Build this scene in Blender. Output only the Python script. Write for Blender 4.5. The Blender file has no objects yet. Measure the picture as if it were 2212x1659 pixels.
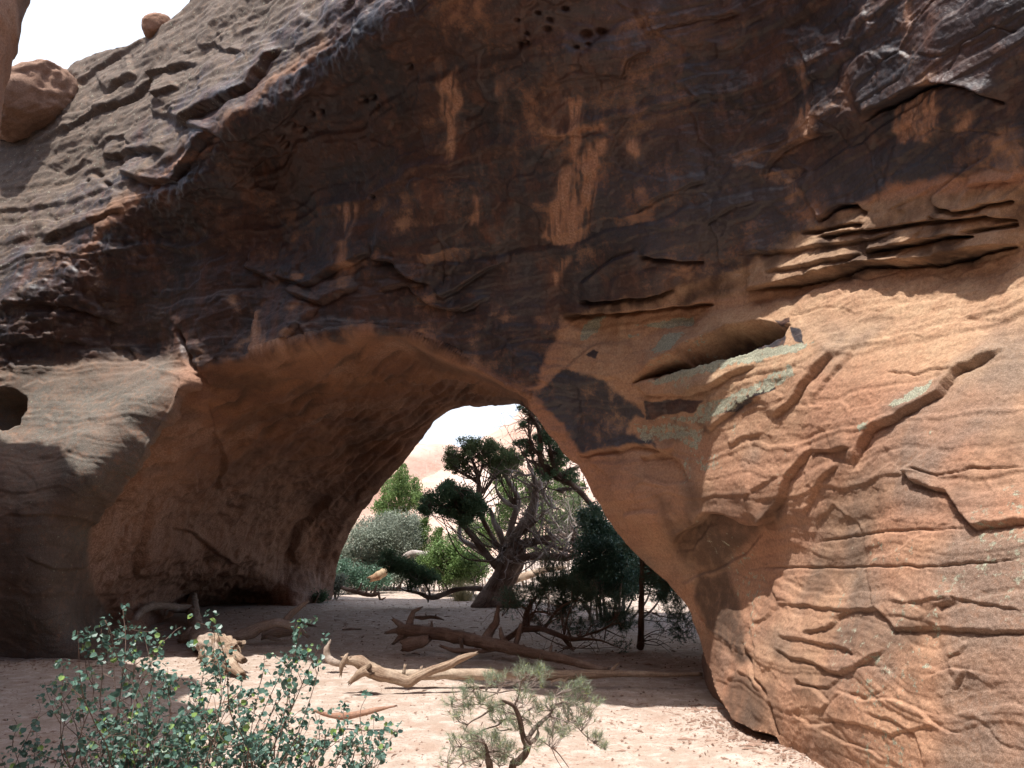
import bpy, math, random
import numpy as np
from mathutils import Vector
random.seed(7)
rng = np.random.default_rng(7)
C = bpy.context.scene.collection
scene = bpy.context.scene

# ------------------------------------------------------------------ camera, sky, sun, exposure
PITCH = math.radians(11.0)
EYE = 1.65
FOC, CX, CY = 1769.0, 1106.0, 829.5          # focal length and centre of the 2212 x 1659 photograph
cam_d = bpy.data.cameras.new('camera')
cam_d.sensor_width = 36.0
cam_d.lens = 36.0 * FOC / 2212.0
cam_d.clip_start = 0.05
cam_d.clip_end = 3000.0
cam_o = bpy.data.objects.new('camera', cam_d)
C.objects.link(cam_o)
cam_o.location = (0, 0, EYE)
cam_o.rotation_euler = (math.pi / 2 + PITCH, 0, 0)
scene.camera = cam_o

SUN_TRAVEL = Vector((0.17, 0.265, -1.0)).normalized()
to_sun = -SUN_TRAVEL
sun_el = math.asin(to_sun.z)
sun_az = math.atan2(to_sun.x, to_sun.y)
w = bpy.data.worlds.new('World')
scene.world = w
w.use_nodes = True
nt = w.node_tree
for n in list(nt.nodes):
    nt.nodes.remove(n)
sky = nt.nodes.new('ShaderNodeTexSky')
sky.sky_type = 'NISHITA'
sky.sun_disc = False
sky.sun_elevation = sun_el
sky.sun_rotation = sun_az
sky.air_density = 1.0
sky.dust_density = 3.0
sky.ozone_density = 1.0
bg = nt.nodes.new('ShaderNodeBackground')
bg.inputs['Strength'].default_value = 0.145
wo = nt.nodes.new('ShaderNodeOutputWorld')
# cloud-like white added to the sky beyond the arch so it clips
tcd = nt.nodes.new('ShaderNodeTexCoord')
sep = nt.nodes.new('ShaderNodeSeparateXYZ')
nt.links.new(tcd.outputs['Generated'], sep.inputs[0])
nz_ = nt.nodes.new('ShaderNodeTexNoise'); nz_.inputs['Scale'].default_value = 2.2; nz_.inputs['Detail'].default_value = 5
nt.links.new(tcd.outputs['Generated'], nz_.inputs['Vector'])
ad = nt.nodes.new('ShaderNodeMath'); ad.operation = 'MULTIPLY_ADD'; ad.inputs[1].default_value = 0.5
nt.links.new(nz_.outputs['Fac'], ad.inputs[0]); nt.links.new(sep.outputs['Y'], ad.inputs[2])
mr = nt.nodes.new('ShaderNodeMapRange'); mr.interpolation_type = 'SMOOTHSTEP'
mr.inputs['From Min'].default_value = 0.45; mr.inputs['From Max'].default_value = 0.80
nt.links.new(ad.outputs[0], mr.inputs['Value'])
mxc = nt.nodes.new('ShaderNodeMix'); mxc.data_type = 'RGBA'
mxc.inputs[7].default_value = (4.4, 4.85, 5.6, 1)
nt.links.new(mr.outputs[0], mxc.inputs[0]); nt.links.new(sky.outputs[0], mxc.inputs[6])
nt.links.new(mxc.outputs[2], bg.inputs[0])
nt.links.new(bg.outputs[0], wo.inputs[0])
sd = bpy.data.lights.new('sun', 'SUN')
sd.energy = 4.3
sd.angle = math.radians(0.53)
sd.color = (1.0, 0.955, 0.90)
so = bpy.data.objects.new('sun', sd)
C.objects.link(so)
so.rotation_euler = SUN_TRAVEL.to_track_quat('-Z', 'Y').to_euler()
so.location = (0, 0, 40)
scene.view_settings.view_transform = 'Standard'
scene.view_settings.look = 'None'
scene.view_settings.exposure = 0.82
scene.view_settings.gamma = 1.0
scene.render.engine = 'CYCLES'
scene.cycles.use_denoising = True
scene.cycles.max_bounces = 8
scene.cycles.diffuse_bounces = 5
scene.cycles.glossy_bounces = 2
scene.cycles.transmission_bounces = 3
scene.cycles.sample_clamp_indirect = 8.0

# ------------------------------------------------------------------ geometry of the view: where a pixel lies at a given distance
SP, CP_ = math.sin(PITCH), math.cos(PITCH)
def ray(u, v):
    u = np.asarray(u, float); v = np.asarray(v, float)
    a = (u - CX) / FOC; b = (CY - v) / FOC
    return np.stack([a, CP_ - SP * b, SP + CP_ * b], -1)
def at(u, v, d):
    r = ray(u, v)
    return np.array([0, 0, EYE]) + r * (np.asarray(d, float) / r[..., 1])[..., None]
def gp(u, v, z=0.0):
    r = ray(u, v)
    t = (z - EYE) / r[..., 2]
    return np.array([0, 0, EYE]) + r * t[..., None]
ZR = {'z1': (0, 0, 2048), 'z2': (2048, 0, 2048), 'z3': (0, 1400, 2229), 'z4': (2048, 1400, 2229), 'z5': (1300, 1550, 1600),
      'y1': (1300, 1550, 800), 'y2': (2000, 1600, 800), 'y3': (1300, 2100, 800), 'y4': (2000, 2100, 800), 'y5': (0, 0, 800),
      'y6': (500, 2350, 800), 'y7': (1700, 2600, 800), 'P': (0, 0, 4096)}
def T(key, pts):
    x0, y0, ww = ZR[key]
    s = 2212.0 / 4096.0
    return [((x0 + p[0] * ww / 2212.0) * s, (y0 + p[1] * ww / 2212.0) * s) + tuple(p[2:]) for p in pts]

# ------------------------------------------------------------------ noise
_perm = rng.permutation(256).astype(np.int32)
_perm = np.concatenate([_perm, _perm, _perm])
_grad = rng.normal(size=(256, 3)).astype(np.float32)
_grad /= np.linalg.norm(_grad, axis=1)[:, None]
def gnoise(p):
    p = np.asarray(p, np.float32)
    i = np.floor(p).astype(np.int32)
    f = p - i
    i &= 255
    uu = f * f * f * (f * (f * 6 - 15) + 10)
    out = 0
    for dx in (0, 1):
        wx = uu[..., 0] if dx else 1 - uu[..., 0]
        for dy in (0, 1):
            wy = uu[..., 1] if dy else 1 - uu[..., 1]
            for dz in (0, 1):
                wz = uu[..., 2] if dz else 1 - uu[..., 2]
                h = _perm[_perm[_perm[(i[..., 0] + dx) & 255] + ((i[..., 1] + dy) & 255)] + ((i[..., 2] + dz) & 255)]
                g = _grad[h]
                out = out + wx * wy * wz * (g[..., 0] * (f[..., 0] - dx) + g[..., 1] * (f[..., 1] - dy) + g[..., 2] * (f[..., 2] - dz))
    return out * 1.6
def fbm(p, octv=4, gain=0.5, lac=2.03):
    a, s, o = 1.0, 0.0, 0.0
    p = np.asarray(p, np.float32)
    for k in range(octv):
        o = o + a * gnoise(p + 17.3 * k)
        s += a
        p = p * lac
        a *= gain
    return o / s
def smooth(a, b, x):
    t = np.clip((x - a) / (b - a), 0, 1)
    return t * t * (3 - 2 * t)
def worley(p, jitter=0.9):
    """nearest cell: distance to the border (F2-F1) and a random number of that cell"""
    p = np.asarray(p, np.float32)
    i = np.floor(p).astype(np.int32)
    f1 = np.full(p.shape[:-1], 9.0, np.float32); f2 = f1.copy(); cid = np.zeros(p.shape[:-1], np.float32)
    for dx in (-1, 0, 1):
        for dy in (-1, 0, 1):
            for dz in (-1, 0, 1):
                c = i + np.array([dx, dy, dz], np.int32)
                h = _perm[_perm[_perm[c[..., 0] & 255] + (c[..., 1] & 255)] + (c[..., 2] & 255)]
                o = c + 0.5 + _grad[h] * (0.5 * jitter)
                dd = np.sum((p - o) ** 2, -1)
                new = dd < f1
                f2 = np.where(new, f1, np.minimum(f2, dd))
                cid = np.where(new, _perm[h + 91] / 255.0, cid)
                f1 = np.minimum(f1, dd)
    return np.sqrt(f2) - np.sqrt(f1), cid

# ------------------------------------------------------------------ meshes, objects, labels
def link_mesh(name, verts, quads=None, tris=None, mat=None, parent=None, smooth_shade=True, attrs=None):
    me = bpy.data.meshes.new(name)
    verts = np.asarray(verts, np.float32)
    q = np.asarray(quads if quads is not None else [], np.int32).reshape(-1, 4)
    t = np.asarray(tris if tris is not None else [], np.int32).reshape(-1, 3)
    me.vertices.add(len(verts))
    me.vertices.foreach_set('co', verts.ravel())
    me.loops.add(q.size + t.size)
    me.loops.foreach_set('vertex_index', np.concatenate([q.ravel(), t.ravel()]))
    me.polygons.add(len(q) + len(t))
    tot = np.concatenate([np.full(len(q), 4, np.int32), np.full(len(t), 3, np.int32)])
    st = np.concatenate([[0], np.cumsum(tot)[:-1]]).astype(np.int32) if len(tot) else np.zeros(0, np.int32)
    me.polygons.foreach_set('loop_start', st)
    me.update(calc_edges=True)
    me.validate()
    me.polygons.foreach_set('use_smooth', np.full(len(me.polygons), smooth_shade, bool))
    for an, av in (attrs or {}).items():
        a = me.attributes.new(an, 'FLOAT_COLOR', 'POINT')
        a.data.foreach_set('color', np.asarray(av, np.float32).ravel())
    me.update()
    if mat:
        me.materials.append(mat)
    o = bpy.data.objects.new(name, me)
    C.objects.link(o)
    if parent is not None:
        o.parent = parent
        o.matrix_parent_inverse = parent.matrix_world.inverted()
    return o
def thing(name, label, cat, loc=(0, 0, 0), group=None):
    o = bpy.data.objects.new(name, None)
    o.empty_display_size = 0.2
    C.objects.link(o)
    o.location = loc
    bpy.context.view_layer.update()
    return tag(o, label, cat, group)
def tag(o, label=None, cat=None, group=None, kind=None):
    if label: o['label'] = label
    if cat: o['category'] = cat
    if group: o['group'] = group
    if kind: o['kind'] = kind
    return o

# ------------------------------------------------------------------ material helpers
class Mat:
    def __init__(s, name):
        s.m = bpy.data.materials.new(name)
        s.m.use_nodes = True
        s.nt = s.m.node_tree
        s.b = s.nt.nodes['Principled BSDF']
        s.co = s.nt.nodes.new('ShaderNodeNewGeometry').outputs['Position']
    def n(s, t, **kw):
        nd = s.nt.nodes.new(t)
        for k, v in kw.items():
            setattr(nd, k, v)
        return nd
    def link(s, a, b):
        s.nt.links.new(a, b)
    def val(s, sock, v):
        if hasattr(v, 'is_output') or isinstance(v, bpy.types.NodeSocket):
            s.link(v, sock)
        else:
            sock.default_value = v
    def noise(s, scale, detail=4, rough=0.55, vec=None, dist=0.0):
        nd = s.n('ShaderNodeTexNoise')
        nd.inputs['Scale'].default_value = scale
        nd.inputs['Detail'].default_value = detail
        nd.inputs['Roughness'].default_value = rough
        nd.inputs['Distortion'].default_value = dist
        s.link(vec if vec is not None else s.co, nd.inputs['Vector'])
        return nd.outputs['Fac']
    def mapping(s, scale=(1, 1, 1), rot=(0, 0, 0)):
        nd = s.n('ShaderNodeMapping')
        nd.inputs['Scale'].default_value = scale
        nd.inputs['Rotation'].default_value = rot
        s.link(s.co, nd.inputs['Vector'])
        return nd.outputs[0]
    def math(s, op, a, b=0.0, c=0.0, clamp=False):
        nd = s.n('ShaderNodeMath', operation=op, use_clamp=clamp)
        s.val(nd.inputs[0], a); s.val(nd.inputs[1], b); s.val(nd.inputs[2], c)
        return nd.outputs[0]
    def ramp(s, f, a, b, lo=0.0, hi=1.0):
        nd = s.n('ShaderNodeMapRange', interpolation_type='SMOOTHSTEP')
        s.val(nd.inputs['Value'], f)
        nd.inputs['From Min'].default_value = a; nd.inputs['From Max'].default_value = b
        nd.inputs['To Min'].default_value = lo; nd.inputs['To Max'].default_value = hi
        return nd.outputs[0]
    def mix(s, f, a, b, mode='MIX'):
        nd = s.n('ShaderNodeMix', data_type='RGBA', blend_type=mode)
        def c4(v): return v if isinstance(v, bpy.types.NodeSocket) else (tuple(v) + (1,) if len(v) == 3 else v)
        s.val(nd.inputs[0], f); s.val(nd.inputs[6], c4(a)); s.val(nd.inputs[7], c4(b))
        return nd.outputs[2]
    def attr(s, name):
        nd = s.n('ShaderNodeAttribute', attribute_name=name)
        sp = s.n('ShaderNodeSeparateColor')
        s.link(nd.outputs['Color'], sp.inputs[0])
        return sp.outputs[0], sp.outputs[1], sp.outputs[2], nd.outputs['Alpha']
    def bump(s, h, strength=0.5, dist=0.02, prev=None):
        nd = s.n('ShaderNodeBump')
        nd.inputs['Strength'].default_value = strength
        nd.inputs['Distance'].default_value = dist
        s.link(h, nd.inputs['Height'])
        if prev is not None:
            s.link(prev, nd.inputs['Normal'])
        return nd.outputs[0]
    def out(s, col=None, rough=None, normal=None, spec=None):
        if col is not None: s.val(s.b.inputs['Base Color'], col if isinstance(col, bpy.types.NodeSocket) else tuple(col) + (1,))
        if rough is not None: s.val(s.b.inputs['Roughness'], rough)
        if normal is not None: s.link(normal, s.b.inputs['Normal'])
        if spec is not None: s.val(s.b.inputs['Specular IOR Level'], spec)
        return s.m

# ------------------------------------------------------------------ rock materials
def rock_material(name, grey_all=0.0, red=0.0):
    M = Mat(name)
    varn, lich, pale, tan = M.attr('stain')
    grey, cave, brown, blue = M.attr('crust')
    big = M.noise(0.9, 4, 0.6)
    bed = M.noise(1.0, 5, 0.62, vec=M.mapping((0.7, 0.7, 5.0), (0.06, 0.04, 0)))
    mid = M.noise(7.0, 5, 0.6)
    fine = M.noise(38.0, 4, 0.65)
    grain = M.noise(160.0, 2, 0.6)
    c = M.mix(M.ramp(big, 0.3, 0.7), (0.335, 0.165, 0.098), (0.41, 0.235, 0.145))
    c = M.mix(M.ramp(bed, 0.35, 0.68), c, (0.31, 0.16, 0.10))
    c = M.mix(tan, c, M.mix(M.ramp(mid, 0.3, 0.7), (0.46, 0.31, 0.19), (0.36, 0.215, 0.125)))
    c = M.mix(cave, c, M.mix(M.ramp(bed, 0.3, 0.7), (0.285, 0.138, 0.072), (0.195, 0.094, 0.058)))  # orange-brown cave rock, taken darker in place of lower fill light
    # grey weathering crust with grains of fresh rock
    gm = M.math('MULTIPLY', grey, M.ramp(M.math('ADD', M.math('MULTIPLY', fine, 0.6), M.math('MULTIPLY', mid, 0.5)), 0.26, 0.60))
    c = M.mix(gm, c, M.mix(M.ramp(grain, 0.35, 0.65), (0.085, 0.079, 0.068), (0.18, 0.157, 0.132)))
    bm = M.math('MULTIPLY', brown, M.ramp(M.math('ADD', M.math('MULTIPLY', mid, 0.6), M.math('MULTIPLY', fine, 0.4)), 0.30, 0.56, 0.45, 1.0))
    c = M.mix(bm, c, (0.085, 0.05, 0.032))
    # desert varnish, patchy, flaking to bare rock
    vf = M.math('ADD', varn, M.math('MULTIPLY', M.math('SUBTRACT', M.math('ADD', M.math('MULTIPLY', mid, 0.5), M.math('MULTIPLY', fine, 0.5)), 0.5), 1.1))
    vm = M.ramp(vf, 0.24, 0.66)
    vcol = M.mix(M.ramp(big, 0.32, 0.62), (0.026, 0.022, 0.023), (0.068, 0.034, 0.025))
    vcol = M.mix(M.ramp(bed, 0.4, 0.7), vcol, (0.040, 0.038, 0.044))
    streak = M.noise(1.0, 5, 0.65, vec=M.mapping((2.6, 2.6, 0.55)))
    vcol = M.mix(M.ramp(streak, 0.50, 0.72), vcol, (0.115, 0.054, 0.036))
    vcol = M.mix(M.math('MULTIPLY', M.ramp(mid, 0.52, 0.70), 0.6), vcol, (0.14, 0.074, 0.05))
    vcol = M.mix(M.math('MULTIPLY', blue, M.ramp(fine, 0.2, 0.6, 0.6, 1.0)), vcol, (0.050, 0.047, 0.053))
    c = M.mix(vm, c, vcol)
    drip = M.noise(1.0, 4, 0.6, vec=M.mapping((9.0, 9.0, 0.7)))
    pf = M.math('MULTIPLY', pale, M.ramp(drip, 0.25, 0.55))
    pf = M.math('MULTIPLY', pf, M.ramp(fine, 0.15, 0.5, 0.45, 1.0))
    c = M.mix(pf, c, M.mix(M.ramp(fine, 0.35, 0.65), (0.30, 0.18, 0.125), (0.40, 0.265, 0.20)))
    lf = M.ramp(M.math('ADD', lich, M.math('MULTIPLY', M.math('SUBTRACT', M.noise(16.0, 4, 0.7), 0.5), 1.5)), 0.45, 0.6)
    c = M.mix(lf, c, M.mix(M.ramp(grain, 0.35, 0.65), (0.20, 0.20, 0.145), (0.36, 0.36, 0.27)))
    # grain of the sandstone
    c = M.mix(0.55, c, M.mix(M.ramp(grain, 0.25, 0.75), (0.55, 0.55, 0.55), (1.3, 1.3, 1.3)), 'MULTIPLY')
    c = M.mix(0.6, c, M.mix(M.ramp(fine, 0.25, 0.75), (0.6, 0.6, 0.6), (1.3, 1.3, 1.3)), 'MULTIPLY')
    b1 = M.bump(bed, 0.2, 0.05)
    b2 = M.bump(mid, 0.5, 0.03, b1)
    b3 = M.bump(fine, 0.55, 0.012, b2)
    b4 = M.bump(grain, 0.4, 0.004, b3)
    rough = M.math('SUBTRACT', 0.92, M.math('MULTIPLY', vm, 0.47))
    return M.out(c, rough, b4, 0.45)
ROCK = rock_material('sandstone')

# ------------------------------------------------------------------ the arch: distances of its face, read off the photograph
LIP = [(425, 795), (470, 786), (550, 773), (640, 745), (720, 720), (800, 710), (875, 720), (950, 752), (1010, 786), (1060, 815), (1100, 838), (1140, 857)]
LIP_D = [12.0, 11.8, 11.4, 11.0, 10.7, 10.5, 10.4, 10.3, 10.2, 10.1, 10.05, 10.0]
CREASE = [(425, 795), (421, 830), (375, 890), (330, 940), (290, 1000), (240, 1060), (210, 1110), (195, 1150), (190, 1210), (205, 1280), (235, 1330)]
CREASE_D = [12.0, 12.0, 12.05, 12.15, 12.25, 12.45, 12.6, 12.75, 13.0, 13.6, 15.5]
BACKRIM = T('y1', [(2150, 180), (2030, 172), (1800, 190), (1500, 208), (1370, 240), (1230, 345), (1100, 510), (960, 700), (860, 830), (760, 930), (640, 1060), (540, 1180), (440, 1330), (330, 1510), (250, 1640)]) + [(735, 1195), (724, 1235), (720, 1284)]
BACKRIM_D = [16.0, 16.4, 16.7, 17.0, 17.3, 17.8, 18.3, 18.9, 19.4, 20.0, 20.6, 21.2, 22.0, 22.8, 23.5, 24.1, 24.6, 25.0]
RIM = T('y2', [(330, 100), (400, 190), (480, 290), (560, 400), (640, 490), (700, 600), (790, 680), (860, 730), (950, 880), (1040, 1060), (1160, 1250), (1270, 1420), (1450, 1640)]) + \
      [(1382, 1203), (1413, 1235), (1444, 1259), (1470, 1292), (1490, 1321), (1504, 1362), (1522, 1415), (1533, 1450), (1550, 1500), (1580, 1552), (1620, 1574), (1677, 1592)]
RIM_D = list(np.interp(np.linspace(0, 1, 25), [0, .3, .5, .62, .75, .85, .93, 1], [10.0, 9.95, 9.8, 9.5, 9.2, 8.7, 7.75, 7.0]))

A_PTS = [
    # brow edge, running away to the left
    (830, 0, 8.0), (765, 50, 8.45), (700, 110, 8.9), (610, 180, 9.6), (520, 250, 10.0), (430, 325, 10.8), (330, 400, 11.7), (260, 450, 12.1), (180, 535, 12.5), (100, 600, 12.8), (0, 655, 13.0), (-200, 760, 13.2),
    # slope above the brow up to the skyline
    (690, 0, 9.25), (560, 0, 10.6), (440, 0, 12.1), (560, 110, 10.25), (470, 120, 11.3), (400, 60, 12.3), (350, 60, 12.8), (300, 110, 13.1), (250, 150, 13.4), (180, 180, 13.9), (100, 270, 13.9), (20, 310, 14.2), (-150, 400, 14.5),
    (400, 250, 11.55), (300, 330, 12.35), (200, 400, 12.95), (300, 220, 12.65), (200, 290, 13.3), (60, 480, 13.35), (-100, 560, 13.6), (-250, 300, 15.2), (300, -100, 14.2), (480, -200, 13), (600, -200, 11.8), (750, -200, 10.0), (850, -250, 9.3),
    (950, -120, 7.45), (1050, -300, 7.2), (1250, -300, 6.95),
    # overhang below the brow
    (1106, 0, 7.3), (1106, 200, 8.1), (1106, 400, 8.9), (1000, 600, 9.9), (1106, 600, 9.7), (1180, 690, 9.7), (900, 200, 8.7), (900, 400, 9.4), (900, 560, 10.0), (760, 200, 9.2), (700, 400, 10.3), (700, 600, 10.8), (560, 350, 10.9),
    (500, 500, 11.6), (400, 600, 12.0), (300, 600, 12.4), (560, 700, 11.5), (440, 480, 11.6), (330, 500, 12.2), (200, 650, 12.75), (400, 710, 12.1), (950, 0, 7.6),
    # wall and shelf above the left buttress, then the buttress
    (0, 750, 13.1), (200, 750, 12.85), (330, 770, 12.6), (0, 900, 12.95), (100, 890, 12.7), (200, 845, 12.6), (380, 800, 12.2), (200, 950, 12.0), (300, 880, 12.0), (360, 845, 12.0), (100, 1000, 12.1), (60, 1040, 12.0), (200, 1030, 11.9), (-200, 900, 12.4),
    (0, 1090, 11.95), (0, 1200, 12.0), (100, 1100, 11.9), (120, 1250, 12.2), (0, 1330, 12.35), (120, 1350, 12.4), (-200, 1100, 11.8), (-200, 1400, 12.2), (0, 1402, 12.65), (120, 1410, 12.5), (225, 1402, 12.6), (0, 1500, 12.7), (200, 1500, 12.7), (-250, 1550, 12.5),
    # right-hand wall: ledge line, bulge, leaning foot
    (1500, 700, 8.68), (1660, 655, 7.83), (1900, 617, 6.74), (2050, 600, 6.12), (2212, 575, 5.57), (2450, 545, 4.95), (1300, 695, 9.42),
    (1900, 545, 6.75), (1660, 592, 7.75), (2212, 490, 5.5), (2450, 460, 4.8), (1500, 640, 8.6), (1900, 450, 6.58), (1900, 200, 6.2), (1900, 0, 5.88), (1660, 450, 7.6), (1660, 200, 7.2), (1660, 0, 6.88), (1400, 600, 8.65), (1400, 400, 8.15), (1400, 200, 7.65), (1400, 0, 7.2), (2212, 300, 5.2), (2212, 0, 4.9), (2450, 300, 4.65), (2450, 0, 4.4),
    (1660, -300, 6.4), (2212, -300, 4.7), (2450, -300, 4.5), (1900, -300, 5.8),
    (1300, 800, 9.38), (1500, 790, 8.3), (1700, 790, 7.22), (1900, 790, 6.25), (2212, 760, 5.2), (2450, 760, 4.65), (1320, 900, 9.5), (1420, 950, 9.15), (1600, 900, 7.85), (1500, 1000, 8.55), (1700, 1000, 7.15), (1900, 1000, 6.0), (2212, 1000, 4.85), (2450, 1000, 4.35),
    (1400, 1120, 9.2), (1500, 1130, 8.75), (1600, 1110, 7.85), (1560, 1250, 8.65), (1640, 1200, 7.95), (1750, 1200, 6.95), (1900, 1200, 5.85), (2212, 1300, 4.55), (2450, 1300, 4.1), (1580, 1400, 8.2), (1650, 1400, 7.45), (1750, 1400, 6.6), (1900, 1400, 5.6),
    (1640, 1530, 7.3), (1800, 1600, 6.1), (2000, 1600, 5.05), (2212, 1640, 4.4), (2450, 1640, 3.95), (1900, 1750, 5.5), (1700, 1700, 6.9), (2212, 1800, 4.35), (1600, 1650, 7.7), (1820, 1661, 6.0),
    (1215, 950, 9.97), (1275, 1020, 9.8), (1250, 850, 9.75), (1330, 1060, 9.5),
]
B_PTS = [
    (500, 830, 12.5), (600, 830, 13.0), (700, 830, 13.7), (800, 830, 14.1), (900, 830, 14.4), (1000, 845, 14.9), (700, 770, 12.0), (850, 775, 12.2), (560, 790, 11.9), (980, 800, 12.2),
    (500, 900, 13.4), (600, 900, 14.6), (700, 900, 16.0), (800, 900, 17.0), (900, 895, 17.3), (450, 900, 12.9),
    (500, 1000, 15.4), (600, 1000, 17.3), (700, 1000, 19.2), (780, 1010, 20.0), (430, 1000, 14.2), (370, 1000, 13.1),
    (300, 1100, 13.5), (400, 1130, 16.2), (500, 1120, 18.4), (600, 1100, 20.4), (680, 1100, 22.2), (340, 1200, 15.3), (440, 1220, 18.8), (540, 1220, 21.0), (620, 1200, 23.2), (660, 1200, 23.6), (700, 1190, 24.0), (640, 1140, 22.3),
    (290, 1372, 14.8), (335, 1346, 17.4), (400, 1310, 22.0), (470, 1296, 23.2), (520, 1290, 23.6), (560, 1290, 23.6), (640, 1300, 22.9), (690, 1290, 24.2), (300, 1430, 15.2), (400, 1400, 22.2), (520, 1380, 23.6), (640, 1380, 22.8), (730, 1380, 24.8), (240, 1420, 13.2),
]
def tps_fit(pts, lam=1e-4):
    p = np.array(pts, float)
    xy = p[:, :2] / 1000.0
    y = np.log(p[:, 2])
    n = len(p)
    r2 = ((xy[:, None] - xy[None]) ** 2).sum(-1)
    K = 0.5 * r2 * np.log(r2 + 1e-12) + lam * np.eye(n)
    Pm = np.hstack([np.ones((n, 1)), xy])
    Amat = np.block([[K, Pm], [Pm.T, np.zeros((3, 3))]])
    s = np.linalg.solve(Amat, np.concatenate([y, np.zeros(3)]))
    return xy, s
def tps_eval(fit, u, v):
    xy, s = fit
    q = np.stack([u, v], -1) / 1000.0
    o = s[len(xy)] + s[len(xy) + 1] * q[..., 0] + s[len(xy) + 2] * q[..., 1]
    for k in range(len(xy)):
        r2 = (q[..., 0] - xy[k, 0]) ** 2 + (q[..., 1] - xy[k, 1]) ** 2
        o = o + s[k] * 0.5 * r2 * np.log(r2 + 1e-12)
    return np.exp(o)
def in_poly(u, v, poly):
    ins = np.zeros(u.shape, bool)
    n = len(poly)
    for i in range(n):
        x0, y0 = poly[i][:2]; x1, y1 = poly[(i + 1) % n][:2]
        if y0 == y1: continue
        c = ((y0 > v) != (y1 > v)) & (u < (x1 - x0) * (v - y0) / (y1 - y0) + x0)
        ins ^= c
    return ins
def seg_dist(u, v, pts, closed=False):
    """distance, sign side (positive above / left of travel to the right), position 0..1, nearest point"""
    p = np.array([q[:2] for q in pts], float)
    if closed: p = np.vstack([p, p[:1]])
    L = np.concatenate([[0], np.cumsum(np.hypot(*np.diff(p, axis=0).T))])
    best = np.full(u.shape, 1e9); side = np.zeros(u.shape); tt = np.zeros(u.shape); nx = np.zeros(u.shape); ny = np.zeros(u.shape)
    for i in range(len(p) - 1):
        d = p[i + 1] - p[i]
        l2 = d @ d + 1e-9
        t = np.clip(((u - p[i, 0]) * d[0] + (v - p[i, 1]) * d[1]) / l2, 0, 1)
        qx = p[i, 0] + t * d[0]; qy = p[i, 1] + t * d[1]
        ds = np.hypot(u - qx, v - qy)
        m = ds < best
        cr = d[1] * (u - p[i, 0]) - d[0] * (v - p[i, 1])
        best = np.where(m, ds, best); side = np.where(m, np.sign(cr), side)
        tt = np.where(m, (L[i] + t * (L[i + 1] - L[i])) / L[-1], tt)
        nx = np.where(m, qx, nx); ny = np.where(m, qy, ny)
    return best, side, tt, nx, ny
def dens(pts, ds):
    p = np.array(pts, float); dd = np.array(ds, float)
    L = np.concatenate([[0], np.cumsum(np.hypot(*np.diff(p, axis=0).T))])
    s = np.linspace(0, L[-1], int(L[-1] / 45) + 2)
    return [(a, b, c) for a, b, c in zip(np.interp(s, L, p[:, 0]), np.interp(s, L, p[:, 1]), np.interp(s, L, dd))]
STEP = 2.7
U0, U1, V0, V1 = -260.0, 2460.0, -300.0, 1790.0
us = np.arange(U0, U1, STEP); vs = np.arange(V0, V1, STEP)
UU, VV = np.meshgrid(us, vs)
NV, NU = UU.shape
# depth on a coarse grid, then bilinear
fitA = tps_fit(A_PTS + dens(LIP, LIP_D) + dens(CREASE, CREASE_D) + dens(RIM, RIM_D))
fitB = tps_fit(B_PTS + dens(LIP, LIP_D) + dens(CREASE, CREASE_D) + dens(BACKRIM, BACKRIM_D))
def coarse_eval(fit, u, v, st=9.0):
    cu = np.arange(U0, U1 + 2 * st, st); cv = np.arange(V0, V1 + 2 * st, st)
    g = tps_eval(fit, *np.meshgrid(cu, cv))
    fu = np.clip((u - U0) / st, 0, len(cu) - 1.001); fv = np.clip((v - V0) / st, 0, len(cv) - 1.001)
    iu = fu.astype(int); iv = fv.astype(int); fu = fu - iu; fv = fv - iv
    return (g[iv, iu] * (1 - fu) + g[iv, iu + 1] * fu) * (1 - fv) + (g[iv + 1, iu] * (1 - fu) + g[iv + 1, iu + 1] * fu) * fv
OPEN = BACKRIM[::-1] + RIM                       # from the back foot, over the top, down to the right foot
# roughen the outline a little
def rough_line(pts, amp, step=9, seed=0):
    p = np.array([q[:2] for q in pts], float)
    L = np.concatenate([[0], np.cumsum(np.hypot(*np.diff(p, axis=0).T))])
    s = np.linspace(0, L[-1], int(L[-1] / step) + 2)
    x = np.interp(s, L, p[:, 0]); y = np.interp(s, L, p[:, 1])
    q = np.stack([x / 38.0, y / 38.0, np.full_like(x, seed)], -1)
    return list(zip(x + amp * fbm(q, 3), y + amp * fbm(q + 50, 3)))
OPEN = rough_line(OPEN, 5)
GROUND_CUT = [(1700, 1640), (1850, 1730), (2000, 1900), (-400, 1900), (-400, 1470), (0, 1450), (225, 1450), (300, 1400), (400, 1350), (520, 1330), (640, 1340), (700, 1326)]
HOLE = OPEN + GROUND_CUT
SKYL = T('y5', [(2212, -60), (2120, 0), (1990, 140), (1860, 245), (1760, 310), (1640, 400), (1530, 460), (1430, 520), (1150, 580), (960, 625), (850, 680), (700, 800), (480, 1000), (250, 1180), (-200, 1400)])
SKYL = [(640, -420), (520, -120)] + SKYL + [(-600, 500), (-600, -420)]
sd_in = in_poly(UU, VV, HOLE) | in_poly(UU, VV, SKYL)
b1 = seg_dist(UU, VV, HOLE, True); b2 = seg_dist(UU, VV, SKYL, True)
nb = np.where(b1[0] < b2[0], b1[0], b2[0]); bx = np.where(b1[0] < b2[0], b1[3], b2[3]); by = np.where(b1[0] < b2[0], b1[4], b2[4])
snap = nb < 0.62 * STEP
UU = np.where(snap, bx, UU); VV = np.where(snap, by, VV)
keep = snap | ~sd_in
CAVE = LIP + [(1137, 868), (1139, 884), (1100, 1000), (1000, 1400), (230, 1440)] + CREASE[::-1]
csd = seg_dist(UU, VV, CAVE, True)[0] * np.where(in_poly(UU, VV, CAVE), 1, -1)
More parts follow.
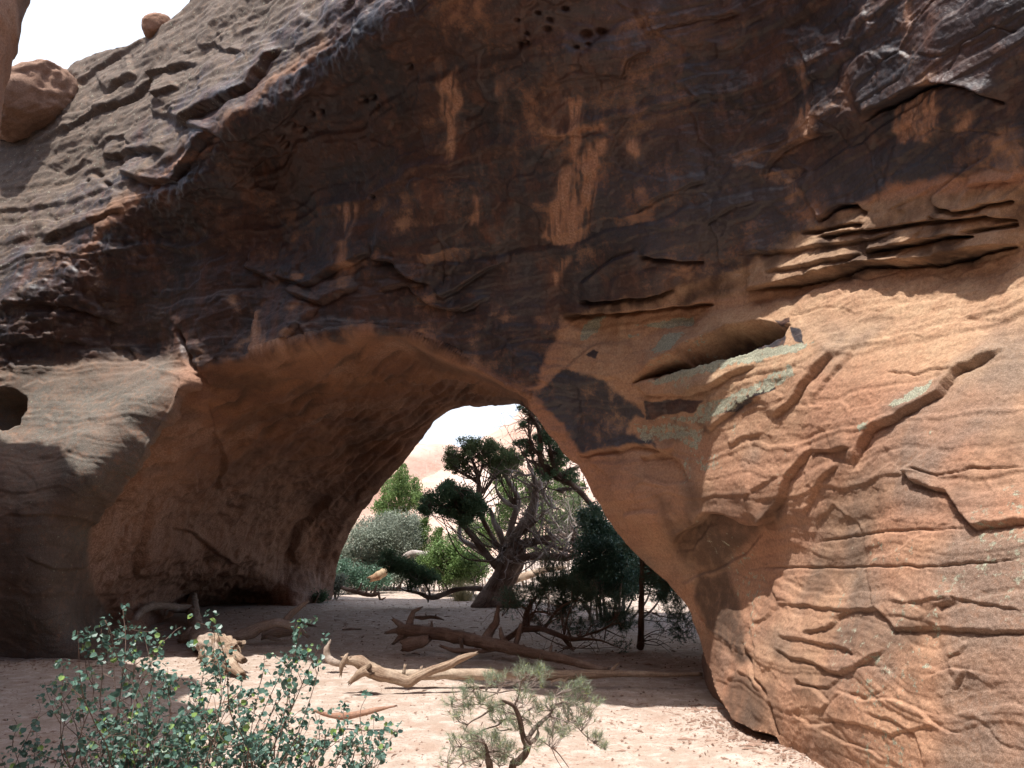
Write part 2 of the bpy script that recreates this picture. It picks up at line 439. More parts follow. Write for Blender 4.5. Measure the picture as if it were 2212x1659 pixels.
DA = coarse_eval(fitA, UU, VV); DB = coarse_eval(fitB, UU, VV)
wB = smooth(-8, 8, csd)
far_up = (UU > 1095) & (VV > 862)                 # the thin wedge where the two rims meet
DEPTH = DA * (1 - wB) + DB * wB
P0 = at(UU, VV, DEPTH)
def normals(P):
    du = np.gradient(P, axis=1); dv = np.gradient(P, axis=0)
    n = np.cross(dv, du)
    n /= np.linalg.norm(n, axis=-1)[..., None] + 1e-12
    toc = np.array([0, 0, EYE]) - P
    s = np.sign((n * toc).sum(-1))
    return n * np.where(s == 0, 1, s)[..., None]
N0 = normals(P0)
# ---- relief
warp_u = UU + 7 * fbm(np.stack([UU / 40, VV / 40, np.zeros_like(UU)], -1), 3)
warp_v = VV + 7 * fbm(np.stack([UU / 40, VV / 40, np.full_like(UU, 9.0)], -1), 3)
DISP = np.zeros_like(UU)
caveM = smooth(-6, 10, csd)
def ledge(key, pts, h, wid, groove=0.3, sharp=2.2, taper=0.12, below=False):
    """rock stands proud by h on the upper side of the line and falls away over wid pixels; below=True: on the lower side"""
    global DISP
    pp = T(key, pts)
    if pp[0][0] > pp[-1][0]: pp = pp[::-1]
    x = [q[0] for q in pp]; y = [q[1] for q in pp]
    m = 5 * wid + 20
    j0, j1 = np.searchsorted(us, [min(x) - m, max(x) + m]); i0, i1 = np.searchsorted(vs, [min(y) - m, max(y) + m])
    if j1 <= j0 or i1 <= i0: return
    sl = (slice(i0, i1), slice(j0, j1))
    d, sd_, t, _, _ = seg_dist(warp_u[sl], warp_v[sl], pp)
    if below: sd_ = -sd_
    tp = smooth(0, taper, t) * smooth(0, taper, 1 - t) if taper > 0 else 1
    sgn = d * sd_
    step = 0.5 + 0.5 * np.tanh(sgn / sharp)
    hh = 0.8 * h
    DISP[sl] += hh * tp * step * (0.8 * np.exp(-np.maximum(sgn, 0) / (2.0 * wid)) + 0.2 * np.exp(-np.maximum(sgn, 0) / (0.5 * wid))) - 0.5 * hh * groove * tp * np.exp(-(np.minimum(sgn, 0) / (0.5 * wid)) ** 2) * (sgn < 0) - 0.30 * hh * tp * np.exp(-((sgn + 2) / 2.6) ** 2)
def crack(key, pts, h=0.03, wid=2.5):
    global DISP
    pp = T(key, pts)
    x = [q[0] for q in pp]; y = [q[1] for q in pp]
    j0, j1 = np.searchsorted(us, [min(x) - 25, max(x) + 25]); i0, i1 = np.searchsorted(vs, [min(y) - 25, max(y) + 25])
    if j1 <= j0 or i1 <= i0: return
    sl = (slice(i0, i1), slice(j0, j1))
    d, _, t, _, _ = seg_dist(warp_u[sl], warp_v[sl], pp)
    DISP[sl] -= h * np.exp(-(d / wid) ** 2) * smooth(0, .1, t) * smooth(0, .1, 1 - t)
def pmask(key, pts, soft=6.0, warp=1.0):
    pp = T(key, pts)
    wu = UU + warp * (warp_u - UU) * 1.5; wv = VV + warp * (warp_v - VV) * 1.5
    o = np.zeros_like(UU)
    x = [q[0] for q in pp]; y = [q[1] for q in pp]
    m = soft + 25
    j0, j1 = np.searchsorted(us, [min(x) - m, max(x) + m]); i0, i1 = np.searchsorted(vs, [min(y) - m, max(y) + m])
    if j1 <= j0 or i1 <= i0: return o
    sl = (slice(i0, i1), slice(j0, j1))
    d = seg_dist(wu[sl], wv[sl], pp, True)[0] * np.where(in_poly(wu[sl], wv[sl], pp), 1, -1)
    o[sl] = smooth(-soft, soft, d)
    return o

# general relief, in metres, from world position
Pw = P0.astype(np.float32)
low = fbm(Pw * 0.9, 3)
right0 = smooth(1180, 1420, UU) * smooth(640, 760, VV)
DISP += 0.10 * low * (1 - 0.4 * caveM) * (1 - .6 * right0)
wz = Pw[..., 2] + 0.10 * Pw[..., 0] * 0.3 + 0.22 * fbm(Pw * 0.8 + 5, 3)
bed_h = rng.normal(size=400).astype(np.float32)
def terraces(zz, size, sharp=6.0):
    k = zz / size
    i = np.floor(k).astype(int); f = k - i
    a = bed_h[(i + 60) % 400]; b = bed_h[(i + 61) % 400]
    t = smooth(1 - 1.0 / sharp, 1, f)
    return a * (1 - t) + b * t
wz2 = wz + 0.05 * fbm(Pw * np.array([1.5, 1.5, 1.5], np.float32) + 31, 3)
right = smooth(1180, 1420, UU) * smooth(640, 760, VV)
right = np.maximum(right, .8 * smooth(470, 400, UU) * smooth(770, 830, VV))
upper = 1 - smooth(560, 760, VV)
DISP += terraces(wz2, 0.34) * (0.020 - 0.017 * caveM - 0.018 * right)
DISP += terraces(wz2 * 1.0 + 0.13, 0.11) * (0.007 - 0.005 * caveM - 0.0045 * right)
# flake scars: plates that stand at different heights
q = Pw * np.array([1.1, 1.1, 2.2], np.float32) + 0.55 * np.stack([fbm(Pw * 1.3 + 3, 3), fbm(Pw * 1.3 + 40, 3), fbm(Pw * 1.3 + 80, 3)], -1)
e1, c1 = worley(q)
DISP += (c1 - 0.5) * 0.045 * smooth(0.0, 0.05, e1) * (1 - 0.8 * caveM) * (1 - .55 * right)
q = Pw * np.array([3.0, 3.0, 5.5], np.float32) + 0.5 * np.stack([fbm(Pw * 3 + 3, 2), fbm(Pw * 3 + 40, 2), fbm(Pw * 3 + 80, 2)], -1)
e2, c2 = worley(q)
flk = smooth(-0.1, 0.35, fbm(Pw * 0.7 + 90, 3))
DISP += (c2 - 0.5) * 0.022 * smooth(0.0, 0.06, e2) * (0.35 + 0.65 * flk) * (1 - .6 * caveM) * (1 - .4 * right)
DISP += terraces(wz2 + .3, 0.035, 3.0) * .0022 * (1 - caveM)
ridged = 1 - np.abs(fbm(Pw * np.array([1.8, 1.8, 3.6], np.float32) + 7, 4)) * 2.2
DISP += 0.022 * ridged * (0.5 + flk * 0.7) * (1 - .5 * caveM) * (1 - .82 * right)
DISP += 0.012 * fbm(Pw * 6.0, 5, .6) * (1 - .4 * right)
DISP += 0.0045 * fbm(Pw * 28.0, 2)
# cave wall: hollowed pockets
hol = fbm(Pw * np.array([1.2, 0.8, 1.2], np.float32) + 200, 3)
DISP -= 0.22 * np.clip(hol, 0, 1) * caveM * smooth(980, 1120, VV)
DISP += 0.06 * fbm(Pw * 2.6 + 130, 4) * caveM * smooth(950, 1100, VV)

along = UU * .88 - VV * .47; across = UU * .47 + VV * .88
sw = np.stack([across / 16.0 + 1.2 * fbm(np.stack([UU / 120, VV / 120, 0 * UU], -1), 3), along / 130.0, 0 * UU], -1)
SWEEP = fbm(sw, 4)
DISP += caveM * smooth(2, 34, csd) * (0.10 * (1 - 2 * np.abs(SWEEP)) * smooth(1150, 900, VV) + 0.10 * fbm(Pw * 1.5 + 66, 4) + 0.09 * (1 - 2 * np.abs(fbm(Pw * np.array([2.4, 1.4, 1.6], np.float32) + 21, 4))) * smooth(930, 1080, VV))
# ---- read off the photograph: upper right
ledge('z2', [(200, 1362), (420, 1352), (600, 1332), (750, 1312), (900, 1312)], 0.196, 38)
ledge('z2', [(1005, 1250), (1200, 1222), (1400, 1178), (1560, 1152), (1700, 1150), (1860, 1132), (2020, 1090), (2212, 1050)], 0.208, 34, taper=.05)
ledge('z2', [(1560, 1088), (1750, 1052), (1960, 1015), (2060, 1010)], 0.147, 26)
ledge('z2', [(950, 1092), (1150, 1092), (1450, 1052), (1600, 1022), (1740, 985)], 0.073, 24)
ledge('z2', [(560, 1100), (700, 1114), (845, 1122)], 0.110, 22)
ledge('z2', [(295, 1225), (360, 1175), (450, 1115), (560, 1072)], 0.086, 30, below=True)
ledge('z2', [(520, 925), (620, 862), (720, 820), (850, 775)], 0.073, 26)
ledge('z2', [(1310, 950), (1370, 910), (1430, 886), (1510, 888), (1565, 922)], 0.086, 24)
ledge('z2', [(1835, 850), (1900, 800), (1980, 730), (2060, 676)], 0.052, 26, below=True)
ledge('z2', [(1830, 850), (1900, 888), (2000, 905), (2080, 872), (2200, 860)], 0.059, 22)
ledge('z2', [(2000, 800), (2090, 775), (2212, 770)], 0.061, 18)
ledge('z2', [(1530, 520), (1620, 460), (1750, 392), (1860, 350), (1980, 368), (2070, 400), (2135, 445)], 0.171, 34)
ledge('z2', [(1085, 800), (1110, 700), (1170, 640), (1250, 600), (1420, 565)], 0.086, 24)
ledge('z2', [(840, 965), (900, 930), (980, 890), (1060, 868)], 0.061, 20)
ledge('z2', [(280, 1300), (420, 1287), (600, 1262), (720, 1232)], 0.086, 20)
ledge('z2', [(470, 350), (500, 260), (600, 215)], 0.086, 30)
ledge('z2', [(1210, 180), (1280, 260), (1320, 420), (1290, 580)], 0.061, 30)
ledge('z2', [(130, 585), (250, 575), (330, 545), (410, 540)], 0.061, 14)
ledge('z2', [(560, 150), (700, 110), (860, 70), (1000, 60)], 0.061, 40)
ledge('z2', [(860, 960), (890, 1000), (900, 1140)], 0.061, 12)
ledge('z2', [(1100, 1175), (1250, 1160), (1500, 1115), (1560, 1100)], 0.086, 20)
ledge('z2', [(380, 1010), (330, 1000), (340, 930), (360, 800)], 0.049, 22)
for x, y, r in [(60, 190, 12), (150, 130, 14), (30, 200, 10), (320, 150, 18), (385, 140, 16), (160, 90, 9), (60, 150, 8), (110, 60, 9), (230, 40, 11), (20, 90, 9), (280, 200, 8), (330, 190, 8)]:
    (X, Y), = T('z2', [(x, y)])
    DISP -= 0.10 * np.exp(-(((UU - X) / (r * .55)) ** 2 + ((VV - Y) / (r * .4)) ** 2))
for pl in ([(200, 1372), (420, 1362), (600, 1342), (750, 1322), (900, 1320)], [(1005, 1258), (1200, 1230), (1400, 1186), (1560, 1160), (1700, 1158), (1860, 1140), (2020, 1098), (2212, 1058)], [(1560, 1094), (1750, 1058), (1960, 1020), (2060, 1015)],
           [(560, 1106), (700, 1120), (845, 1128)], [(1310, 956), (1370, 916), (1430, 892), (1510, 894), (1565, 928)], [(1530, 526), (1620, 466), (1750, 398), (1860, 356), (1980, 374), (2070, 406), (2135, 451)], [(280, 1306), (420, 1293), (600, 1268), (720, 1238)],
           [(1830, 856), (1900, 894), (2000, 911), (2080, 878), (2200, 866)], [(1840, 930), (1950, 945), (2080, 935), (2212, 950)], [(1330, 1030), (1600, 985), (1800, 960), (1960, 940)], [(2000, 1000), (2100, 985), (2212, 960)], [(1240, 1010), (1420, 985), (1560, 960)]):
    crack('z2', pl, .14, 3.6)
ledge('z2', [(1330, 1024), (1600, 979), (1800, 954), (1960, 934)], 0.072, 18)
ledge('z2', [(1840, 924), (1950, 939), (2080, 929), (2212, 944)], 0.072, 18)
# slot in the bulge
LIPS = [(520, 1655), (600, 1592), (720, 1530), (850, 1485), (960, 1440), (1100, 1408), (1215, 1405)]
ledge('z2', LIPS, .13, 26, groove=.85, taper=.2)
SLOT = pmask('z2', [(530, 1650), (600, 1600), (720, 1535), (850, 1490), (960, 1440), (1100, 1412), (1205, 1412), (1180, 1452), (1000, 1535), (800, 1575), (650, 1615)], 4)
DISP -= 0.30 * SLOT
ledge('z4', [(480, 132), (545, 175), (680, 180), (800, 145), (870, 102), (990, 58)], 0.070, 26, groove=.6)
ledge('z4', [(755, 335), (820, 290), (900, 222), (1010, 185)], 0.045, 26)
ledge('z4', [(1300, -10), (1240, 50), (1180, 110), (1140, 180), (1070, 240), (1025, 275)], 0.064, 30, groove=.7)
ledge('z4', [(1400, -40), (1330, 30), (1230, 130), (1200, 200)], 0.032, 26)
ledge('z4', [(1960, -10), (1760, 90), (1700, 170), (1590, 230), (1500, 280), (1410, 320), (1380, 380), (1345, 480)], 0.070, 34, groove=.7)
ledge('z4', [(1190, 385), (1140, 460), (1100, 520), (1060, 620), (990, 695)], 0.064, 34, groove=.7)
ledge('z4', [(1300, 445), (1230, 520), (1190, 590), (1160, 660)], 0.038, 26)
ledge('z4', [(1180, 400), (1260, 400), (1350, 385)], 0.045, 24)
ledge('z4', [(1550, 470), (1590, 520), (1640, 540), (1740, 572), (1770, 612), (1800, 660), (1845, 712), (1940, 697), (2060, 680)], 0.058, 30, groove=.5, taper=.04)
crack('z4', [(1190, 772), (1330, 742), (1500, 717), (1840, 712)], .015)
crack('z4', [(930, 862), (1200, 867), (1500, 860), (1700, 862), (2060, 828)], .018, 2.4)
crack('z4', [(1480, 88), (1600, 100), (1700, 85), (1760, 92)], .025)
crack('z4', [(1560, 470), (1700, 500), (1850, 478), (2050, 470)], .02)
ledge('z4', [(1160, 1125), (1250, 1112), (1300, 1052), (1340, 1032), (1450, 1030), (1500, 1072), (1525, 1112), (1700, 1102), (1760, 1112), (2060, 1122)], 0.035, 30, groove=.5, taper=.04)
ledge('z4', [(1050, 1012), (1200, 1022), (1290, 1032), (1340, 1030)], 0.026, 20)
ledge('z4', [(1690, 1102), (1710, 1022), (1770, 998)], 0.032, 20)
ledge('z4', [(1480, 1000), (1650, 1005), (1760, 990), (2050, 1040)], 0.019, 24)
ledge('y2', [(820, 590), (960, 600), (1090, 560), (1250, 535), (1350, 560), (1460, 500), (1600, 505), (1770, 560), (1880, 560), (1980, 525)], .09, 36, groove=.55)
OVAL = pmask('y2', [(1555, 640), (1650, 640), (1740, 590), (1850, 590), (1950, 650), (2010, 720), (2090, 890), (2000, 920), (1840, 950), (1700, 900), (1600, 830), (1550, 740)], 3, .5)
DISP -= 0.06 * OVAL
ledge('y2', [(1360, 1240), (1480, 1215), (1620, 1215), (1780, 1230)], .05, 30, below=True)
ledge('z4', [(635, 790), (660, 740), (720, 700), (780, 645), (860, 650), (950, 690), (1000, 690), (1060, 640)], 0.090, 46, groove=.9)
ledge('z4', [(960, 1090), (1010, 1070), (1060, 1020)], 0.026, 20)
crack('z4', [(1010, 1395), (1030, 1470), (1058, 1535)], .05, 3)
crack('z4', [(720, 1030), (785, 1130)], .03)
crack('z4', [(905, 1150), (950, 1280), (1000, 1360), (1010, 1390)], .03)
ledge('z4', [(890, 1265), (940, 1300), (980, 1360)], 0.019, 16)
ledge('z4', [(800, 1310), (850, 1320), (885, 1290)], 0.019, 16)
ledge('z4', [(1040, 1180), (1100, 1220), (1190, 1240), (1300, 1290), (1420, 1230), (1500, 1180)], 0.038, 22)
ledge('z4', [(1060, 1140), (1200, 1160), (1340, 1190), (1380, 1230)], 0.032, 18)
ledge('z4', [(1110, 1330), (1200, 1340), (1260, 1400), (1230, 1450)], 0.032, 18, below=True)
ledge('z4', [(1110, 1300), (1160, 1330), (1250, 1340), (1300, 1300)], 0.026, 14)
ledge('z4', [(1200, 1460), (1290, 1470), (1400, 1490), (1520, 1530), (1640, 1500), (1700, 1480)], 0.019, 14)
ledge('z4', [(1250, 1340), (1400, 1390), (1540, 1390), (1640, 1440), (1700, 1500), (1800, 1540)], 0.019, 12, below=True)
ledge('z4', [(1230, 1500), (1330, 1560), (1450, 1600), (1500, 1640)], 0.022, 14, below=True)
ledge('z4', [(1400, 1440), (1500, 1460), (1600, 1520), (1640, 1600), (1640, 1659)], 0.019, 12)
ledge('z4', [(1640, 1300), (1740, 1260), (1800, 1270), (1750, 1350), (1760, 1450)], 0.026, 20, below=True)
ledge('z4', [(1730, 1220), (1780, 1200), (1800, 1160)], 0.019, 14)
ledge('z4', [(1120, 1440), (1190, 1490), (1300, 1480)], 0.019, 14, below=True)
ledge('z4', [(660, 930), (760, 890), (860, 850), (940, 800), (1000, 720)], 0.038, 26, below=True)
ledge('z4', [(640, 800), (720, 790), (760, 740), (790, 680)], 0.032, 16, below=True)
ledge('z4', [(1060, 890), (1030, 940), (1060, 990), (1120, 1010)], 0.019, 16)
ledge('z4', [(500, 530), (620, 545), (700, 520)], 0.019, 18)
ledge('z4', [(940, 590), (1010, 530), (1080, 500)], 0.022, 18)
ledge('z4', [(880, 385), (920, 350), (1000, 330)], 0.026, 14)
# ---- upper left
ledge('z1', [(235, 592), (400, 512), (560, 432), (700, 332), (800, 282), (890, 296)], .14, 34)
ledge('z1', [(470, 410), (520, 370), (605, 328)], .14, 26)
ledge('z1', [(655, 332), (690, 372), (705, 450), (690, 520)], .16, 26, groove=.8)
ledge('z1', [(700, 450), (760, 420), (800, 385)], .10, 18)
ledge('z1', [(440, 650), (500, 604), (560, 598), (595, 645)], .07, 22)
ledge('z1', [(455, 692), (560, 672), (650, 660), (740, 662)], .14, 30)
ledge('z1', [(150, 640), (270, 560), (330, 545)], .06, 20)
ledge('z1', [(760, 570), (850, 532), (980, 440), (1090, 380), (1230, 200)], .16, 40)
ledge('z1', [(500, 750), (640, 790), (760, 780), (900, 600), (950, 560)], .16, 30)
ledge('z1', [(780, 860), (900, 800), (1000, 790), (1150, 690), (1300, 640)], .12, 34)
ledge('z1', [(180, 1050), (300, 1000), (420, 960), (560, 900)], .10, 30)
ledge('z1', [(860, 215), (940, 195), (1000, 235), (1060, 230)], .09, 18)
ledge('z1', [(330, 370), (430, 290), (560, 215), (640, 160)], .10, 24)
ledge('z1', [(780, 540), (1000, 600), (1200, 540), (1320, 430), (1420, 330)], .10, 40)
ledge('z1', [(1180, 1190), (1350, 1240), (1480, 1150), (1620, 1090)], 0.136, 36)
ledge('z1', [(1600, 1115), (1700, 1130), (1780, 1200), (1870, 1225)], 0.170, 30, groove=.6)
ledge('z1', [(1880, 1250), (1920, 1280), (2000, 1240), (2100, 1160), (2200, 1130)], 0.136, 30)
ledge('z1', [(1230, 1250), (1320, 1290), (1400, 1320), (1560, 1240)], 0.119, 26)
ledge('z1', [(1620, 1260), (1760, 1230), (1860, 1320), (2000, 1340), (2120, 1290)], 0.119, 30)
ledge('z1', [(1060, 1160), (1120, 1180), (1200, 1220)], 0.119, 20)
ledge('z1', [(0, 1302), (100, 1312), (200, 1312), (330, 1332), (450, 1372), (560, 1402)], .11, 26)
ledge('z1', [(0, 1502), (100, 1472), (200, 1472), (330, 1477), (400, 1495)], .09, 24)
ledge('z1', [(470, 1502), (570, 1512), (595, 1555)], .07, 20)
crack('z1', [(770, 1410), (800, 1500), (830, 1570), (852, 1605)], .16, 4)
ledge('z1', [(1090, 1545), (1100, 1440), (1120, 1335)], .10, 26, below=True)
ledge('z1', [(1110, 1560), (1180, 1540), (1250, 1500), (1320, 1400), (1400, 1330)], .08, 30)
ledge('z1', [(1310, 1400), (1330, 1450), (1400, 1510)], .05, 14)
for x, y, r in [(1260, 545, 22), (1300, 560, 18), (1220, 590, 14), (1350, 490, 12), (1390, 480, 10), (1240, 620, 12), (1570, 430, 14), (1610, 420, 12), (1640, 460, 9), (1760, 300, 12), (520, 700, 12), (430, 760, 14), (470, 800, 12), (390, 790, 10), (1600, 850, 10)]:
    (X, Y), = T('z1', [(x, y)])
    DISP -= 0.13 * np.exp(-(((UU - X) / (r * .5)) ** 2 + ((VV - Y) / (r * .42)) ** 2))
# slanting rib texture of the upper slope
sl = smooth(0, 60, -(VV - np.interp(UU, [0, 400, 830], [655, 350, 0])))
DISP += 0.018 * sl * (1 - np.abs(gnoise(np.stack([(UU * .55 + VV) / 16.0, (UU - VV * .55) / 90.0, np.zeros_like(UU)], -1))) * 2)
rough_band = smooth(-150, 0, -(VV - np.interp(UU, [0, 180, 400, 830], [760, 640, 450, 60]))) * smooth(0, 160, (VV - np.interp(UU, [0, 180, 400, 830], [560, 440, 250, -80])))
rough_band *= smooth(900, 760, UU)
DISP += rough_band * (0.06 * (1 - 2 * np.abs(fbm(Pw * np.array([1.6, 1.6, 3.2], np.float32) + 60, 4))) + 0.03 * fbm(Pw * 9, 3))
# ---- cave
ledge('z3', [(780, 130), (870, 110), (1000, 60), (1150, 20), (1400, 0)], .06, 20)
ledge('y1', [(0, 540), (250, 450), (500, 330), (800, 240), (1100, 150), (1500, 100)], .09, 40)
ledge('y1', [(350, 1240), (380, 1150), (450, 1020)], .14, 26, below=True)
ledge('z3', [(1165, 860), (1150, 780), (1180, 700), (1280, 600), (1330, 540)], .25, 40, below=True)
ledge('z3', [(610, 330), (560, 420), (530, 520), (400, 620)], .10, 30)
ledge('z3', [(840, 420), (960, 250), (1050, 190), (1200, 130), (1500, 60)], .07, 26)
ledge('z3', [(800, 170), (830, 290), (760, 420), (770, 560)], .10, 26)
ledge('z3', [(600, 560), (580, 680), (560, 780), (520, 900)], .14, 30, below=True)
ledge('z3', [(660, 700), (760, 720), (850, 800), (960, 850)], .14, 26)
ledge('P', CREASE[:8], .20, 34, groove=.6, taper=.08)
ledge('z3', [(0, 660), (150, 655), (330, 660)], .04, 20)
ledge('z3', [(100, 820), (200, 870), (330, 870), (380, 840)], .06, 24)
for pl, h in [([(560, 800), (700, 772), (850, 776), (980, 802), (1090, 848)], .10), ([(600, 840), (720, 802), (860, 800), (1000, 828)], .12), ([(640, 862), (760, 826), (900, 822), (1040, 850)], .12), ([(520, 830), (620, 800), (720, 758), (800, 738), (880, 745)], .10),
              ([(560, 885), (700, 862), (840, 850), (960, 862)], .10), ([(480, 880), (560, 850), (640, 820)], .12), ([(450, 900), (480, 980), (460, 1060)], .10), ([(500, 960), (640, 900), (760, 870)], .14)]:
    ledge('P', pl, h, 22, taper=.2)
for pl, h in [([(0, 1000), (200, 800), (400, 640), (800, 400), (1100, 260)], .12), ([(0, 1300), (300, 1000), (600, 720), (900, 470), (1200, 275)], .12), ([(100, 1450), (300, 1200), (520, 950), (760, 720), (1000, 500)], .09), ([(-200, 1150), (0, 850), (300, 620)], .12)]:
    ledge('y1', pl, h, 60, taper=.2)
ledge('z3', [(960, 880), (1020, 850), (1100, 835)], .03, 10)
CAVITY = pmask('z3', [(-60, 150), (60, 165), (105, 190), (108, 240), (80, 290), (0, 305), (-60, 300)], 5)
DISP -= 0.6 * CAVITY
DISP *= np.where(nb < 20, 0.35 + 0.65 * nb / 20, 1.0)
P1 = P0 + N0 * DISP[..., None]

# ------------------------------------------------------------------ stains and crusts of the rock, with shade and brightening painted in places
G3 = lambda s, o=0: fbm(Pw * s + o, 4)
VAR = np.zeros_like(UU); LIC = VAR.copy(); PAL = VAR.copy(); TAN = VAR.copy(); GRY = VAR.copy(); BRN = VAR.copy()
v1 = pmask('P', [(900, -310), (830, -20), (700, 105), (520, 255), (330, 410), (180, 545), (0, 660), (-280, 720), (-280, 800), (100, 790), (400, 770), (425, 795), (550, 770), (640, 742), (800, 708), (950, 750), (1100, 836), (1160, 850), (1215, 690), (1350, 640), (1600, 590), (1800, 470), (1950, 400), (2212, 370), (2480, 330), (2480, -310)], 18)
VAR = np.maximum(VAR, v1 * (0.70 + 0.42 * G3(0.5, 11) + 0.34 * G3(2.2, 3) - 0.16 * smooth(.3, .8, terraces(wz2, .34))))
VAR = np.maximum(VAR, 0.9 * pmask('y2', [(280, -60), (400, 0), (500, 60), (600, 190), (720, 340), (830, 560), (960, 590), (1200, 530), (1500, 490), (1760, 540), (1700, 430), (1400, 330), (1480, 230), (1600, 200), (1560, 90), (1430, 20), (1250, -170), (900, -350), (600, -300), (400, -160)], 13, 1.6) * (0.80 + .5 * G3(2.2, 60) + .25 * G3(8, 2)))
VAR = np.maximum(VAR, 0.62 * pmask('z1', [(1500, 1150), (1900, 1150), (2250, 1100), (2420, 1250), (2380, 1560), (2200, 1640), (2060, 1560), (1850, 1440), (1640, 1420), (1560, 1300)], 14) * (0.9 + .5 * G3(2, 5)))
for key, pl, s in [('z2', [(640, 1600), (800, 1530), (960, 1465), (1100, 1425), (1200, 1430), (1190, 1500), (900, 1545), (600, 1640)], .9),
                   ('z4', [(530, 205), (680, 195), (760, 190), (740, 240), (530, 275)], .75), ('z4', [(830, 250), (880, 210), (1040, 140), (1060, 150), (900, 240)], .8),
                   ('z2', [(325, 1540), (350, 1510), (375, 1520), (360, 1545)], .9), ('z2', [(1150, 1390), (1200, 1380), (1205, 1400), (1170, 1405)], .9), ('z2', [(1210, 1415), (1260, 1430), (1285, 1500), (1240, 1490)], .7)]:
    VAR = np.maximum(VAR, s * pmask(key, pl, 4))
VAR = np.maximum(VAR, SLOT * .6)  # whole slot darkened too, painting in the shade under its lip
VAR = np.maximum(VAR, .46 * pmask('z4', [(480, 150), (560, 190), (760, 190), (1000, 110), (1080, 140), (900, 260), (760, 350), (640, 400), (500, 390), (500, 260)], 16, 1.5) * (.75 + .9 * G3(2.4, 18)))
# dark trails on the foot of the arch and the hollow above it
BRN = np.maximum(BRN, .95 * pmask('z4', [(740, 890), (860, 880), (900, 1000), (920, 1150), (940, 1230), (900, 1260), (850, 1180), (800, 1130), (770, 1100), (730, 980)], 9))
BRN = np.maximum(BRN, .75 * pmask('z4', [(880, 1270), (950, 1300), (1005, 1400), (1010, 1480), (960, 1500), (880, 1480), (830, 1400), (860, 1330)], 10))
BRN = np.maximum(BRN, .85 * pmask('z4', [(630, 770), (720, 690), (790, 640), (870, 650), (1000, 690), (960, 750), (890, 800), (840, 850), (760, 870), (690, 840)], 12))
BRN = np.maximum(BRN, .55 * pmask('z4', [(700, 520), (820, 560), (1000, 560), (1060, 500), (980, 640), (900, 690), (780, 640), (700, 640)], 20))
BRN = np.maximum(BRN, .6 * pmask('z4', [(1180, 1120), (1400, 1040), (1520, 1110), (1700, 1020), (1720, 1110), (1520, 1200), (1400, 1210), (1300, 1180)], 14) * (0.7 + G3(3, 8)))
BRN = np.maximum(BRN, .6 * pmask('z4', [(1050, 1180), (1200, 1200), (1300, 1320), (1260, 1420), (1130, 1360), (1060, 1280)], 14) * (0.7 + G3(4, 8)))
wall_r = smooth(1250, 1450, UU) * smooth(660, 760, VV)
GRY = np.maximum(GRY, wall_r * smooth(-.05, 0.35, G3(0.9, 33) - 0.06 + 0.25 * smooth(1750, 2150, UU)) * .62)
BRN = np.maximum(BRN, wall_r * smooth(0.08, 0.35, G3(1.3, 77)) * .5)
TAN = np.maximum(TAN, pmask('P', [(1205, 692), (1500, 660), (1700, 625), (2212, 540), (2480, 500), (2480, 800), (2250, 850), (2000, 830), (1750, 800), (1650, 900), (1500, 960), (1330, 960), (1260, 850), (1200, 800)], 60) * (.75 + .5 * G3(1.1, 87)))
TAN = np.maximum(TAN, .8 * pmask('P', [(1215, 660), (1400, 620), (1600, 560), (1750, 480), (1900, 430), (2212, 400), (2480, 380), (2480, 600), (2212, 560), (1700, 630), (1215, 690)], 14))
BRN = np.maximum(BRN, .75 * pmask('P', [(1215, 660), (1400, 620), (1600, 560), (1750, 480), (1900, 430), (2212, 400), (2480, 380), (2480, 540), (2212, 550), (1900, 600), (1650, 630), (1215, 690)], 14) * (.35 + 1.2 * smooth(-.2, .3, G3(1.8, 23))))  # ledge band darkened to paint in the shade it lies in
TAN = np.maximum(TAN, wall_r * (.12 + .34 * smooth(-.1, .3, G3(.7, 51))))
TAN = np.maximum(TAN, .3 * smooth(0.05, .45, G3(1.6, 19) + .10 * terraces(wz2, .11)) * v1 * smooth(300, 500, VV + .3 * UU - 200))
browd = VV - np.interp(UU, [0, 180, 330, 430, 610, 830, 900], [655, 535, 400, 325, 180, 0, -60])
VAR = np.maximum(VAR, (UU < 960) * smooth(-330, -10, browd + 60 * G3(.5, 13)) * (1 - smooth(0, 40, browd)) * (.50 + .55 * G3(1.4, 29)))
BRN = np.maximum(BRN, (UU < 960) * smooth(-420, -60, browd) * (browd < 0) * .55)  # painted shade: slope darker toward the brow where sun only grazes
VAR -= .26 * smooth(.05, .5, G3(1.6, 19) + .10 * terraces(wz2, .11)) * v1 * smooth(350, 560, VV + .25 * UU - 150)
slope = sl * (VV < 760) * (UU < 900)
GRY = np.maximum(GRY, slope * (1.25 + .35 * G3(1.0, 70)))
GRY = np.maximum(GRY, smooth(470, 330, UU) * smooth(560, 640, VV) * (1 - caveM) * (.92 + .5 * G3(1.0, 71)))
TAN = np.maximum(TAN, slope * .35)
BRN = np.maximum(BRN, smooth(330, 200, UU) * smooth(980, 1060, VV) * (1 - caveM) * (.45 + .8 * G3(1.2, 75)))
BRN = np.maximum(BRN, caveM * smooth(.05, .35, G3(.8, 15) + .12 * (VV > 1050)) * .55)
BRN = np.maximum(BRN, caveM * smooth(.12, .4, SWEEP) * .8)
VAR = np.maximum(VAR, .55 * smooth(500, 250, UU) * smooth(500, 560, VV) * smooth(830, 760, VV) * (1 - caveM) * (.8 + .6 * G3(1.2, 41)))
